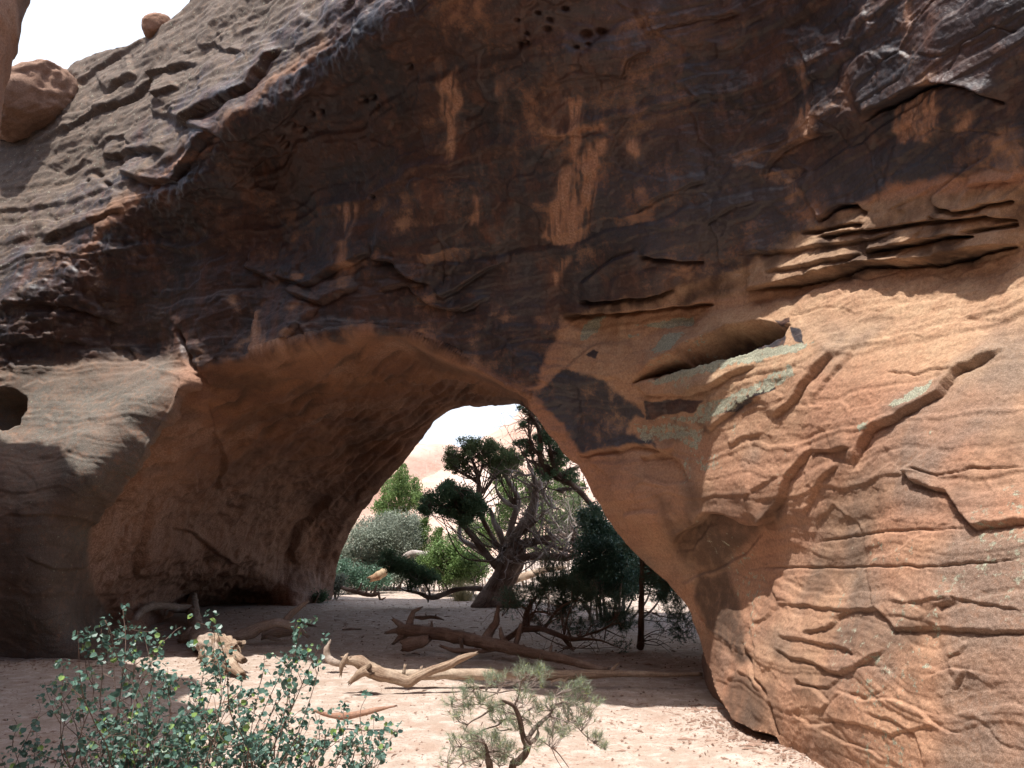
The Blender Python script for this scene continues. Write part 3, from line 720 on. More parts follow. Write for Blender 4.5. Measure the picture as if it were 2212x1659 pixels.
for key, pl, s in [('z1', [(1905, 365), (1960, 320), (1988, 400), (1960, 500), (1945, 680), (1922, 680), (1930, 560), (1908, 450)], .85),
                   ('z1', [(1470, 880), (1532, 880), (1535, 950), (1517, 1050), (1512, 1140), (1495, 1150), (1505, 1020), (1485, 940)], .7),
                   ('z1', [(2048, 850), (2080, 860), (2064, 960), (2046, 960)], .5), ('z1', [(2140, 350), (2175, 380), (2185, 600), (2160, 600), (2145, 480)], .35),
                   ('z1', [(1120, 1340), (1170, 1430), (1180, 1500), (1090, 1545), (1095, 1440)], .7),
                   ('z2', [(235, 430), (295, 420), (304, 520), (287, 600), (272, 690), (248, 600), (262, 520)], .95),
                   ('z2', [(130, 562), (250, 568), (330, 542), (405, 533), (398, 552), (330, 562), (260, 588), (140, 582)], .8),
                   ('z2', [(270, 710), (330, 630), (368, 660), (367, 800), (347, 880), (300, 900), (310, 760)], .95),
                   ('z2', [(262, 720), (285, 760), (282, 900), (265, 1060), (130, 1040), (150, 960), (190, 830), (222, 740)], .8),
                   ('z2', [(280, 760), (345, 880), (335, 1000), (265, 1060)], .45),
                   ('z2', [(190, 1150), (262, 1110), (250, 1150), (190, 1222), (178, 1200)], .8), ('z2', [(1268, 440), (1312, 480), (1322, 540), (1290, 582), (1235, 540)], .75),
                   ('z2', [(1250, 220), (1290, 280), (1270, 420), (1235, 300)], .4), ('z2', [(1680, 0), (1725, 0), (1725, 130), (1700, 180)], .5),
                   ('z2', [(1650, 470), (1740, 420), (1850, 385), (1862, 560), (1800, 600), (1680, 610)], .75), ('z2', [(1900, 560), (2010, 480), (2000, 560), (1920, 600)], .4),
                   ('z2', [(490, 610), (530, 610), (540, 670), (520, 680)], .7), ('z2', [(370, 620), (405, 615), (400, 660), (378, 665)], .7)]:
    m = pmask(key, pl, 11, 1.3) * s * np.clip(.55 + 1.3 * fbm(np.stack([UU / 9, VV / 90, 0 * UU], -1), 3), .1, .85)
    PAL = np.maximum(PAL, m); VAR -= .9 * m
for key, pl, s in [('z2', [(290, 1410), (340, 1370), (395, 1372), (370, 1425), (285, 1485)], 1), ('z2', [(520, 1405), (640, 1388), (720, 1372), (805, 1368), (790, 1415), (690, 1425), (600, 1420)], 1),
                   ('z2', [(470, 1450), (560, 1435), (580, 1445), (500, 1460)], .8), ('z2', [(600, 1530), (680, 1440), (762, 1450), (725, 1512), (640, 1545)], 1),
                   ('z2', [(560, 1655), (700, 1605), (900, 1545), (1200, 1492), (1335, 1490), (1255, 1535), (900, 1605), (700, 1655)], 1),
                   ('z4', [(500, 270), (640, 285), (760, 300), (850, 250), (1000, 180), (1150, 100), (1110, 60), (900, 165), (750, 210), (720, 260)], .85),
                   ('z4', [(480, 290), (640, 290), (760, 310), (740, 400), (660, 360), (540, 380)], .8), ('z4', [(1490, 230), (1650, 140), (1705, 110), (1645, 190), (1530, 240)], 1),
                   ('z4', [(700, 410), (820, 400), (850, 480), (760, 500)], .6), ('z4', [(1370, 290), (1440, 280), (1420, 320), (1380, 320)], .8), ('z4', [(1600, 330), (1720, 310), (1660, 350)], .6)]:
    LIC = np.maximum(LIC, s * .74 * pmask(key, pl, 7))
LIC = np.maximum(LIC, wall_r * .26 * smooth(.05, .35, G3(1.1, 91)) + wall_r * .12)
LIC = np.maximum(LIC, slope * .30)
PAL = np.maximum(PAL, caveM * smooth(930, 1130, VV) * (.85 + .6 * G3(1.0, 95)))  # pinkish low cave wall, paled further to make up for missing light
PAL = np.maximum(PAL, caveM * .45 * smooth(.05, .3, G3(.9, 99)))
LIC = np.maximum(LIC, smooth(520, 420, UU) * smooth(800, 860, VV) * (1 - caveM) * .26)
BLU = .95 * pmask('y2', [(280, -60), (400, 0), (500, 60), (600, 190), (720, 340), (830, 560), (960, 590), (1200, 530), (1500, 490), (1760, 540), (1700, 430), (1400, 330), (1480, 230), (1600, 200), (1560, 90), (1430, 20), (1250, -170), (900, -350), (600, -300), (400, -160)], 6)
BLU = np.maximum(BLU, .85 * pmask('z2', [(350, 700), (600, 640), (1000, 700), (1300, 700), (1700, 640), (2212, 560), (2400, 700), (2212, 790), (1900, 860), (1500, 980), (1000, 1090), (300, 1300), (60, 1420), (-100, 1300), (100, 1050)], 60) * smooth(-.35, .15, G3(.9, 44)))
BRN = np.maximum(BRN, slope * .62)  # even darkening of the slope in place of weaker sunlight
BRN = np.maximum(BRN, .8 * pmask('z4', [(560, 560), (700, 620), (820, 600), (960, 640), (1080, 560), (1100, 700), (1000, 760), (940, 840), (800, 900), (700, 860), (640, 780)], 24) * smooth(-.25, .15, G3(1.6, 66)))
STAIN = np.stack([VAR, LIC, PAL, TAN], -1)
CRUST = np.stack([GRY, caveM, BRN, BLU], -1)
STAIN = np.clip(STAIN, 0, 1); CRUST = np.clip(CRUST, 0, 1)

# ------------------------------------------------------------------ one closed mesh: visible faces, tunnel side, top and back
idx = -np.ones(keep.shape, int)
idx[keep] = np.arange(keep.sum())
verts = [P1[keep]]; stain = [STAIN[keep]]; crust = [CRUST[keep]]
a, b, c, d = idx[:-1, :-1], idx[:-1, 1:], idx[1:, 1:], idx[1:, :-1]
ok = (a >= 0) & (b >= 0) & (c >= 0) & (d >= 0)
quads = [np.stack([a[ok], d[ok], c[ok], b[ok]], -1)]
tris = []
for (p, q_, r_, miss) in ((a, d, c, b), (d, c, b, a), (c, b, a, d), (b, a, d, c)):
    m = (p >= 0) & (q_ >= 0) & (r_ >= 0) & (miss < 0)
    tris.append(np.stack([p[m], q_[m], r_[m]], -1))
tris = np.concatenate(tris)
nq = quads[0]
E = np.concatenate([nq[:, [0, 1]], nq[:, [1, 2]], nq[:, [2, 3]], nq[:, [3, 0]], tris[:, [0, 1]], tris[:, [1, 2]], tris[:, [2, 0]]])
key = np.sort(E, 1); kk = key[:, 0].astype(np.int64) * 10000000 + key[:, 1]
un, first, cnt = np.unique(kk, return_index=True, return_counts=True)
BE = E[first[cnt == 1]]
ku = UU[keep]; kv = VV[keep]; kp = P1[keep]; ks = STAIN[keep]; kc = CRUST[keep]
bverts = np.unique(BE)
bu, bv = ku[bverts], kv[bverts]
dO, _, tO, _, _ = seg_dist(bu, bv, OPEN)
dS = seg_dist(bu, bv, SKYL, True)[0]
t_apex = seg_dist(np.array([1140.0]), np.array([876.0]), OPEN)[2][0]
cls = np.full(len(bverts), 'n', dtype='<U1')
cls[bu > U1 - 3 * STEP] = 'r'
cls[bu < U0 + 1.5 * STEP] = 'l'
cls[bv < V0 + 1.5 * STEP] = 't'
cls[dS < 2.0] = 't'
cls[(dO < 2.0) & (tO <= t_apex)] = 'b'
cls[(dO < 2.0) & (tO > t_apex)] = 's'
lay = []
cur = kp[bverts].copy()
rr = ray(bu, bv); rr /= rr[:, 1:2]
zlow = 1 - smooth(0.2, 1.1, cur[:, 2])
toplen = np.interp(bu, [-260, 400, 900, 2460], [1.0, 1.2, 1.3, 1.4])
NL = 9
for k in range(NL):
    step = np.zeros_like(cur)
    s_ = cls == 's'
    L = [0.10, 0.18, 0.3, 0.5, 0.7, 0.9, 1.1, 1.3, 1.0][k]
    dirn = rr * L
    dirn[:, 0] += L * (0.22 - 0.34 * zlow * (k < 5)) + (0.08 if k == 0 else 0)
    dirn[:, 2] += L * 0.12 * (1 - zlow) + (0.06 if k == 0 else 0) * (1 - zlow)
    step[s_] = dirn[s_]
    b_ = cls == 'b'
    ang = [0.25, 0.7, 1.1, 1.4, 1.5, 1.5, 1.5, 1.5, 1.5][k]
    L = [0.10, 0.15, 0.2, 0.4, 0.8, 1.0, 1.0, 1.0, 1.0][k]
    ox = np.interp(bv, [870, 900, 1280], [-0.3, -0.8, -1.0]); oz = np.interp(bv, [870, 900, 1280], [1.0, 0.6, 0.0])
    sb = np.stack([ox * math.sin(ang) * L, np.full_like(ox, math.cos(ang) * L), oz * math.sin(ang) * L], -1)
    step[b_] = sb[b_]
    t_ = cls == 't'
    tv = np.array([(0.0, 0.25, 0.12), (0.0, 0.5, 0.25), (0.05, 1.0, 0.5), (0.1, 1.3, 0.75), (0.1, 1.5, 0.7), (0.1, 1.5, 0.4), (0.1, 1.0, 0.0), (0.1, 1.0, -1.0), (0, 0.5, -4.0)][k])
    step[t_] = tv[None] * toplen[t_, None] * np.array([1, 1, 1.0])
    r_ = cls == 'r'
    step[r_] = np.array([0.30, -0.85, 0.0])
    l_ = cls == 'l'
    step[l_] = np.array([-0.5, 0.4, 0.0])
    cur = cur + step
    nz = np.stack([fbm(cur * 0.8 + 10 * j, 3) for j in range(3)], -1)
    lay.append(cur + nz * min(0.05 * k + 0.02, .25))
base = len(kp)
rank = -np.ones(len(kp), int); rank[bverts] = np.arange(len(bverts))
alive = cls != 'n'
off = base
prev = bverts.copy()
for k in range(NL):
    verts.append(lay[k]); stain.append(ks[bverts] * np.array([.4, .3, 0, 1])); crust.append(kc[bverts])
    new = off + np.arange(len(bverts)); off += len(bverts)
    e0 = rank[BE[:, 0]]; e1_ = rank[BE[:, 1]]
    m = alive[e0] & alive[e1_] & ((cls[e0] == cls[e1_]) | ((cls[e0] != 's') & (cls[e1_] != 's') & (cls[e0] != 'b') & (cls[e1_] != 'b')))
    e0, e1_ = e0[m], e1_[m]
    quads.append(np.stack([prev[e1_], prev[e0], new[e0], new[e1_]], -1))
    prev = new
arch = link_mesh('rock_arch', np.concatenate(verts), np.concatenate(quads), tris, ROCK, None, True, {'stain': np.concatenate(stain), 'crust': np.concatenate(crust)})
tag(arch, 'huge red sandstone arch stained black above, with a pale bulging right foot and open span', 'rock arch')

# ------------------------------------------------------------------ ground
def gz(x, y):
    x = np.asarray(x, float); y = np.asarray(y, float)
    z = 0.03 * gnoise(np.stack([x * .35, y * .35, 0 * x], -1)) + 0.0
    z = z + 0.035 * np.maximum(y - 27, 0) * smooth(27, 40, y) * smooth(200, 60, y)
    z = z + 0.10 * smooth(1.3, 0.2, np.abs(x - (2.25 + 0.0 * y))) * smooth(7.6, 6.6, y) * smooth(4.5, 5.5, y)
    return z
def sand_material():
    M = Mat('sand')
    big = M.noise(0.7, 4, 0.6)
    mid = M.noise(5.0, 5, 0.6)
    fine = M.noise(24.0, 5, 0.65)
    gr = M.noise(140.0, 2, 0.6)
    c = M.mix(M.ramp(big, 0.3, 0.7), (0.35, 0.276, 0.222), (0.43, 0.350, 0.292))
    c = M.mix(M.ramp(mid, 0.42, 0.68), c, (0.52, 0.435, 0.38))
    c = M.mix(M.math('MULTIPLY', M.ramp(fine, 0.50, 0.66), M.ramp(big, 0.35, 0.6)), c, (0.27, 0.18, 0.135))
    c = M.mix(M.math('MULTIPLY', M.ramp(M.noise(1.7, 5, 0.65), 0.52, 0.68), 0.55), c, (0.33, 0.225, 0.17))
    c = M.mix(M.ramp(M.noise(60.0, 3, 0.6), 0.60, 0.72), c, (0.24, 0.15, 0.11))
    c = M.mix(0.5, c, M.mix(M.ramp(gr, 0.25, 0.75), (0.6, 0.6, 0.6), (1.25, 1.25, 1.25)), 'MULTIPLY')
    h = M.math('ADD', M.math('MULTIPLY', mid, 0.5), M.math('MULTIPLY', fine, 0.35))
    b = M.bump(h, 0.8, 0.06)
    b = M.bump(gr, 0.45, 0.006, b)
    return M.out(c, 0.95, b, 0.2)
SAND = sand_material()
gx = np.concatenate([-np.geomspace(400, 9, 40), np.arange(-8.8, 5.0, 0.055), np.geomspace(5.2, 400, 40)])
gy = np.concatenate([-np.geomspace(60, 3.2, 14), np.arange(-3.0, 4.0, 0.3), np.arange(4.0, 13.0, 0.04), np.arange(13.0, 34.0, 0.12), np.geomspace(34.2, 900, 60)])
GX, GY = np.meshgrid(gx, gy)
GZ = gz(GX, GY)
near = smooth(40, 20, GY) * smooth(-20, -6, GX)
pt = np.stack([GX, GY, 0 * GX], -1)
foot, fid = worley(pt * np.array([2.6, 2.6, 1.0]) + 0.4 * fbm(pt * 2, 2)[..., None])
GZ = GZ + near * (0.014 * fbm(pt * 1.6, 3) + 0.028 * fbm(pt * 5, 5, .6) - 0.032 * smooth(.45, .8, foot) * (fid > .45))
gi = np.arange(GX.size).reshape(GX.shape)
ground = link_mesh('sandy_ground', np.stack([GX, GY, GZ], -1).reshape(-1, 3), np.stack([gi[:-1, :-1], gi[:-1, 1:], gi[1:, 1:], gi[1:, :-1]], -1).reshape(-1, 4), None, SAND)
ground.name = 'ground'
tag(ground, kind='structure')

# ------------------------------------------------------------------ pale domes of rock beyond the arch
def dome_material():
    M = Mat('slickrock')
    big = M.noise(0.08, 4, 0.6)
    bed = M.noise(1.0, 5, 0.6, vec=M.mapping((0.10, 0.10, 0.9), (0.1, 0.05, 0)))
    mid = M.noise(1.2, 5, 0.6)
    c = M.mix(M.ramp(big, 0.35, 0.65), (0.44, 0.30, 0.235), (0.52, 0.40, 0.34))
    c = M.mix(M.ramp(bed, 0.4, 0.7), c, (0.39, 0.24, 0.18))
    c = M.mix(M.ramp(mid, 0.60, 0.75), c, (0.25, 0.13, 0.09))
    b = M.bump(mid, 0.6, 0.3)
    return M.out(c, 0.95, b, 0.2)
SLICK = dome_material()
hx = np.linspace(-75, 60, 330); hy = np.linspace(42, 150, 230)
HX, HY = np.meshgrid(hx, hy)
ridge = np.interp(HX, [-75, -40, -22, -16, -10, -4, 2, 10, 20, 60], [16, 15, 13, 11.5, 11.0, 10.5, 14.5, 17, 18, 18])
prof = smooth(0, 1, (HY - 46 - 5 * fbm(np.stack([HX * .05, HY * .02, 0 * HX], -1), 3)) / 34.0)
HZ = -1 + (ridge + 1) * prof ** 0.8 + 1.6 * fbm(np.stack([HX * .06, HY * .06, 0 * HX], -1), 4) * prof
HZ += (terraces(HZ + .05 * HX + 0.8 * fbm(np.stack([HX * .1, HY * .1, 0 * HX], -1), 3), 1.7) * .22 + .18 * fbm(np.stack([HX * .5, HY * .5, 0 * HX], -1), 4)) * prof
cleft = np.exp(-((HX + 10.0 + (HY - 60) * -.32) / 1.1) ** 2) * smooth(54, 62, HY) * smooth(90, 74, HY)
HZ -= 2.0 * cleft
hi_ = np.arange(HX.size).reshape(HX.shape)
hill = link_mesh('slickrock_hill', np.stack([HX, HY, HZ], -1).reshape(-1, 3), np.stack([hi_[:-1, :-1], hi_[:-1, 1:], hi_[1:, 1:], hi_[1:, :-1]], -1).reshape(-1, 4), None, SLICK)
hill.name = 'hill'
tag(hill, kind='structure')

# ------------------------------------------------------------------ left cliff and the two boulders
def boulder(name, centre, size, seed, rot=(0, 0, 0), amp=.18, seg=64, stainv=(.0, .1, .0, .2), crustv=(.3, 0, .1, 0), freq=1.0, mat=None):
    th = np.linspace(0, 2 * math.pi, seg, endpoint=False); ph = np.linspace(0, math.pi, seg // 2 + 1)
    TH, PH = np.meshgrid(th, ph)
    n = np.stack([np.cos(TH) * np.sin(PH), np.sin(TH) * np.sin(PH), np.cos(PH)], -1)
    r = 1 + amp * fbm(n * 1.3 * freq + seed, 4) + .35 * amp * (1 - 2 * np.abs(fbm(n * 3.0 * freq + seed + 9, 3)))
    nn = np.sign(n) * np.abs(n) ** 0.75
    p = nn * r[..., None] * np.array(size)
    from mathutils import Euler
    R = np.array(Euler(rot).to_matrix())
    p = p @ R.T + np.array(centre)
    ii = np.arange(TH.size).reshape(TH.shape)
    j = np.roll(ii, -1, 1)
    qd = np.stack([ii[:-1], ii[1:], j[1:], j[:-1]], -1).reshape(-1, 4)
    m = TH.size
    return link_mesh(name, p.reshape(-1, 3), qd, None, mat or ROCK, None, True, {'stain': np.tile(stainv, (m, 1)), 'crust': np.tile(crustv, (m, 1))})
bp = at(84, 236, 14.3)
o = boulder('boulder', bp, (.85, .95, 0.60), 3.0, (0.1, -.42, .2), .22, 130, (.12, .12, .25, .1), (.34, 0, .35, 0), 1.1)
tag(o, 'pinkish rounded boulder wedged between the left cliff and the sloping arch', 'boulder')
bp = at(342, 60, 13.0)
o = boulder('boulder', bp, (.25, .25, .21), 12.0, (0.2, -.3, 0), .15, 64, (.2, 0, .0, 0), (.15, 0, .3, 0))
tag(o, 'small dark red boulder perched alone on the skyline slope', 'boulder')

# cliff on the left: runs beside the viewer, overhanging above, its far end turning away
cs = np.linspace(0, 1, 700); ct = np.linspace(0, 1, 300)
S, TT = np.meshgrid(cs, ct)
path = np.array([(-13.0, 12.9), (-9.0, 11.3), (-7.6, 10.3), (-6.65, 9.3), (-5.5, 8.35), (-5.05, 7.7), (-5.25, 6.8), (-5.2, 5.5), (-5.0, 4.2), (-4.5, 2.8), (-4.0, 1.5), (-3.6, -.2), (-3.6, -4.0), (-4.0, -9.0), (-1.5, -12.5), (4.0, -14.0), (11.0, -13.0)])  # out of view: near run shaped for its shadow, rear turn added to cut skylight
pl_ = np.concatenate([[0], np.cumsum(np.hypot(*np.diff(path, axis=0).T))]); pl_ /= pl_[-1]
px = np.interp(S, pl_, path[:, 0]); py = np.interp(S, pl_, path[:, 1])
ker = np.hanning(41); ker /= ker.sum()
for arr in (px, py):
    ext = np.pad(arr[0], 20, mode='edge')
    arr[:] = np.convolve(ext, ker, 'valid')[None]
tx = np.gradient(px, axis=1); ty = np.gradient(py, axis=1); tl = np.hypot(tx, ty)
onx, ony = ty / tl, -tx / tl
flip = np.sign(onx * 1.0 + ony * 0.3)
onx *= -1; ony *= -1
if onx[0, 350] < 0: onx, ony = -onx, -ony
top_h = 9.4 + 3.6 * smooth(7.2, 4.8, py) + .5 * fbm(np.stack([px * .5, py * .5, 0 * px], -1), 3)
hgt = TT / 0.8
zz = np.where(TT < .8, -0.5 + hgt * (top_h + .5), top_h + .3 * np.sin((TT - .8) / .2 * math.pi / 2))
offs = np.interp(zz, [-1, 0, 2, 4, 4.6, 5.0, 5.5, 6.2, 8, 13], [-1.2, -1.2, -1.1, -.95, -.6, -.27, -.15, -.09, -.09, 0.0])
back = np.where(TT < .8, 0, (TT - .8) / .2 * 7.0)
cx = px + onx * (offs - back); cyy = py + ony * (offs - back)
cp = np.stack([cx, cyy, zz], -1)
dsp = .22 * fbm(cp * .6, 4) + terraces(cp[..., 2] + .3 * fbm(cp * .7, 3), .5) * .03 + .05 * (1 - 2 * np.abs(fbm(cp * np.array([2, 2, .8]), 4))) + .02 * fbm(cp * 7, 3)
cp[..., 0] += onx * dsp; cp[..., 1] += ony * dsp
ci = np.arange(S.size).reshape(S.shape)
m = S.size
streak = smooth(-.05, .35, fbm(cp * np.array([1.6, 1.6, .25]) + 4, 4))
cst = np.stack([.55 * streak, 0 * S + .05, 0 * S + .15, 0 * S + .15], -1).reshape(-1, 4); ccr = np.stack([.75 * smooth(-.1, .3, fbm(cp * .8 + 8, 3)), 0 * S, .2 * streak, 0 * S], -1).reshape(-1, 4)
cliff = link_mesh('cliff', cp.reshape(-1, 3), np.stack([ci[:-1, :-1], ci[:-1, 1:], ci[1:, 1:], ci[1:, :-1]], -1).reshape(-1, 4), None, ROCK, None, True, {'stain': cst, 'crust': ccr})
tag(cliff, 'tall reddish cliff streaked with dark stains at the left edge beside the arch', 'cliff')

# ------------------------------------------------------------------ wood and leaf builders
ZR['z6'] = (0, 2300, 1600); ZR['z7'] = (1200, 2400, 1700)
class MB:
    def __init__(s):
        s.v = []; s.q = []; s.t = []; s.a = []; s.n = 0
    def add(s, v, q=None, t=None, a=None):
        v = np.asarray(v, np.float32).reshape(-1, 3)
        if q is not None and len(q): s.q.append(np.asarray(q, np.int64).reshape(-1, 4) + s.n)
        if t is not None and len(t): s.t.append(np.asarray(t, np.int64).reshape(-1, 3) + s.n)
        s.v.append(v); s.a.append(np.asarray(a, np.float32) if a is not None else np.zeros((len(v), 4), np.float32))
        s.n += len(v)
    def build(s, name, mat, parent=None, smooth_shade=True):
        if not s.v: return None
        return link_mesh(name, np.concatenate(s.v), np.concatenate(s.q) if s.q else None, np.concatenate(s.t) if s.t else None, mat, parent, smooth_shade, {'fib': np.concatenate(s.a)})
def catmull(p, n_per=6):
    p = np.asarray(p, float)
    if len(p) == 2:
        t = np.linspace(0, 1, n_per + 1)[:, None]
        return p[0] * (1 - t) + p[1] * t
    e = np.vstack([2 * p[0] - p[1], p, 2 * p[-1] - p[-2]])
    out = []
    for i in range(len(p) - 1):
        a, b, c, d = e[i], e[i + 1], e[i + 2], e[i + 3]
        t = np.linspace(0, 1, n_per, endpoint=False)[:, None]
        out.append(0.5 * ((2 * b) + (-a + c) * t + (2 * a - 5 * b + 4 * c - d) * t ** 2 + (-a + 3 * b - 3 * c + d) * t ** 3))
    out.append(p[-1:])
    return np.vstack(out)
def tube(B, pts, sides=9, n_per=6, wob=.14, groove=0.0, twist=2.0, freq=7.0, end=0.0, start=0.0, seed=0.0, jag=0.0):
    """pts rows x, y, z, r"""
    c = catmull(pts, n_per)
    P = c[:, :3]; R = np.maximum(c[:, 3], 0.0008)
    n = len(P)
    tg = np.gradient(P, axis=0); tg /= np.linalg.norm(tg, axis=1)[:, None] + 1e-9
    up = np.array([0.13, 0.21, 0.97]) if abs(tg[0][2]) < .9 else np.array([0.97, .1, .2])
    Nn = np.zeros_like(P)
    v = np.cross(tg[0], up); v /= np.linalg.norm(v)
    for i in range(n):
        v = v - tg[i] * (v @ tg[i]); v /= np.linalg.norm(v) + 1e-9
        Nn[i] = v
    Bn = np.cross(tg, Nn)
    th = np.linspace(0, 2 * math.pi, sides, endpoint=False)
    L = np.concatenate([[0], np.cumsum(np.linalg.norm(np.diff(P, axis=0), axis=1))])
    ct = np.cos(th)[None]; st_ = np.sin(th)[None]
    dirs = Nn[:, None] * ct[..., None] + Bn[:, None] * st_[..., None]
    rad = R[:, None] * np.ones((1, sides))
    if wob: rad = rad * (1 + wob * fbm((P[:, None] + dirs * R[:, None, None]) * freq + seed * 7.7, 3))
    if groove:
        ph = th[None] * 3 + twist * L[:, None] / (R.mean() * 6 + 1e-6) + seed
        rad = rad * (1 + groove * (np.abs(np.sin(ph)) - .6) + .5 * groove * np.sin(2.7 * ph + 1))
    V = P[:, None] + dirs * rad[..., None]
    if jag:
        V[-1] += tg[-1] * (rng.random(sides)[:, None] * jag); V[0] -= tg[0] * (rng.random(sides)[:, None] * jag)
    ii = np.arange(n * sides).reshape(n, sides); jj = np.roll(ii, -1, 1)
    q = np.stack([ii[:-1], jj[:-1], jj[1:], ii[1:]], -1).reshape(-1, 4)
    caps = np.stack([P[0] - tg[0] * R[0] * start + tg[0] * jag * .6, P[-1] + tg[-1] * R[-1] * end - tg[-1] * jag * .6])
    k = n * sides
    t = [[k, int(jj[0][s_]), int(ii[0][s_])] for s_ in range(sides)] + [[k + 1, int(ii[-1][s_]), int(jj[-1][s_])] for s_ in range(sides)]
    fib = np.stack([np.cos(th)[None] * np.ones((n, 1)), np.sin(th)[None] * np.ones((n, 1)), L[:, None] * np.ones((1, sides)) + seed, np.ones((n, sides))], -1).reshape(-1, 4)
    fib = np.vstack([fib, [[0, 0, seed, 0], [0, 0, L[-1] + seed, 0]]])
    B.add(np.vstack([V.reshape(-1, 3), caps]), q, t, fib)
    return c
def limb(key, pts, d=None, ground=False):
    """pixel rows x, y, r [, d] -> x, y, z, r in metres; ground: lies on the sand at its lower edge"""
    out = []
    s = ZR[key][2] / 4096.0
    for p in pts:
        (X, Y), = T(key, [p[:2]])
        rp = p[2] * s
        dd = p[3] if len(p) > 3 else d
        if ground and len(p) <= 3:
            g = gp(X, Y + rp)
            dd = g[1]
        w_ = at(X, Y, dd)
        out.append([*w_, rp * dd / FOC])
    return np.array(out)
def wood_material(name, c1, c2, c3, rough=.85, bumpy=.5):
    M = Mat(name)
    nd = M.n('ShaderNodeAttribute', attribute_name='fib')
    mp = M.n('ShaderNodeMapping'); mp.inputs['Scale'].default_value = (2.2, 2.2, 1.6)
    M.link(nd.outputs['Vector'], mp.inputs['Vector'])
    fibre = M.noise(2.6, 5, .65, vec=mp.outputs[0], dist=.6)
    big = M.noise(2.5, 4, .6)
    fine = M.noise(45, 4, .6)
    c = M.mix(M.ramp(fibre, .35, .65), c1, c2)
    c = M.mix(M.ramp(big, .45, .7), c, c3)
    c = M.mix(.5, c, M.mix(M.ramp(fine, .3, .7), (.65, .65, .65), (1.2, 1.2, 1.2)), 'MULTIPLY')
    b = M.bump(fibre, bumpy, .03)
    b = M.bump(fine, .4, .006, b)
    return M.out(c, rough, b, .2)
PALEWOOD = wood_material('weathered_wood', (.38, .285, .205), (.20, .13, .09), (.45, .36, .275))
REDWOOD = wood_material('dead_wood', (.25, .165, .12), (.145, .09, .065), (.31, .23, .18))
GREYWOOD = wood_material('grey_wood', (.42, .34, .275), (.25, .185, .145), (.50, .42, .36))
BARK = wood_material('juniper_bark', (.20, .14, .11), (.10, .065, .05), (.27, .21, .175), .95, .9)
SILVER = wood_material('silver_wood', (.42, .37, .335), (.20, .15, .125), (.50, .46, .43), .85, .7)
TWIG = wood_material('twig_bark', (.27, .21, .175), (.16, .115, .09), (.33, .27, .24), .9, .5)

def leaf_material(name, c1, c2, c3=None, rough=.55, spec=.35, trans=.25):
    M = Mat(name)
    g = M.n('ShaderNodeNewGeometry')
    rnd = g.outputs['Random Per Island']
    c = M.mix(rnd, c1, c2)
    if c3 is not None:
        c = M.mix(M.ramp(rnd, .90, .95), c, c3)
    c = M.mix(.6, c, M.mix(M.noise(1.6, 3, .6), (.55, .55, .55), (1.45, 1.45, 1.45)), 'MULTIPLY')
    M.out(c, rough, None, spec)
    tr = M.n('ShaderNodeBsdfTranslucent'); M.link(c, tr.inputs[0])
    mx = M.n('ShaderNodeMixShader'); mx.inputs[0].default_value = trans
    M.link(M.b.outputs[0], mx.inputs[1]); M.link(tr.outputs[0], mx.inputs[2])
    M.link(mx.outputs[0], M.nt.nodes['Material Output'].inputs['Surface'])
    return M.m
L_BUSH = leaf_material('bush_leaf', (.058, .125, .10), (.10, .185, .14), (.19, .30, .08), .42, .5, .22)
L_JUN = leaf_material('juniper_leaf', (.11, .155, .07), (.16, .205, .10), None, .7, .2, .3)
L_JUND = leaf_material('juniper_leaf_dark', (.085, .155, .085), (.125, .20, .11), None, .7, .2, .32)
L_PIN = leaf_material('pine_needle', (.075, .125, .085), (.115, .175, .115), None, .6, .3, .25)
L_SAP = leaf_material('sapling_needle', (.20, .26, .165), (.32, .37, .27), (.42, .48, .14), .5, .4, .25)
L_SHADE = leaf_material('shade_leaf', (.07, .14, .095), (.11, .19, .12), None, .45, .5, .25)
L_SAGE = leaf_material('sage_leaf', (.17, .20, .15), (.27, .30, .235), None, .6, .3, .2)
L_GREEN = leaf_material('green_leaf', (.095, .165, .045), (.16, .235, .075), None, .55, .3, .3)
L_DRY = leaf_material('dry_grass', (.36, .30, .17), (.26, .24, .12), None, .8, .2, .25)

def rand_dirs(n):
    v = rng.normal(size=(n, 3)); return v / np.linalg.norm(v, axis=1)[:, None]
def leaves(B, c, size, aspect=1.6, axis=None, spread=1.0):
    """rhombic leaf faces at the points c"""
    n = len(c)
    a = rand_dirs(n) if axis is None else axis + spread * rand_dirs(n)
    a /= np.linalg.norm(a, axis=1)[:, None] + 1e-9
    b = np.cross(a, rand_dirs(n)); b /= np.linalg.norm(b, axis=1)[:, None] + 1e-9
    s = (np.asarray(size) * (0.6 + .8 * rng.random(n)))[:, None]
    V = np.stack([c - a * s * .5, c + b * s * .5 / aspect, c + a * s * .5, c - b * s * .5 / aspect], 1)
    B.add(V.reshape(-1, 3), np.arange(4 * n).reshape(n, 4))
def needles(B, base, direc, length, width):
    n = len(base)
    b = np.cross(direc, rand_dirs(n)); b /= np.linalg.norm(b, axis=1)[:, None] + 1e-9
    V = np.stack([base - b * width * .5, base + b * width * .5, base + direc * length[:, None]], 1)
    B.add(V.reshape(-1, 3), None, np.arange(3 * n).reshape(n, 3))
def clump_pts(key, x, y, rx, ry, d, depth=.8):
    """centre and half axes in metres of a pixel ellipse at distance d"""
    (X, Y), = T(key, [(x, y)])
    s = ZR[key][2] / 4096.0 * d / FOC
    return at(X, Y, d), np.array([rx * s, .5 * (rx + ry) * s * depth, ry * s])
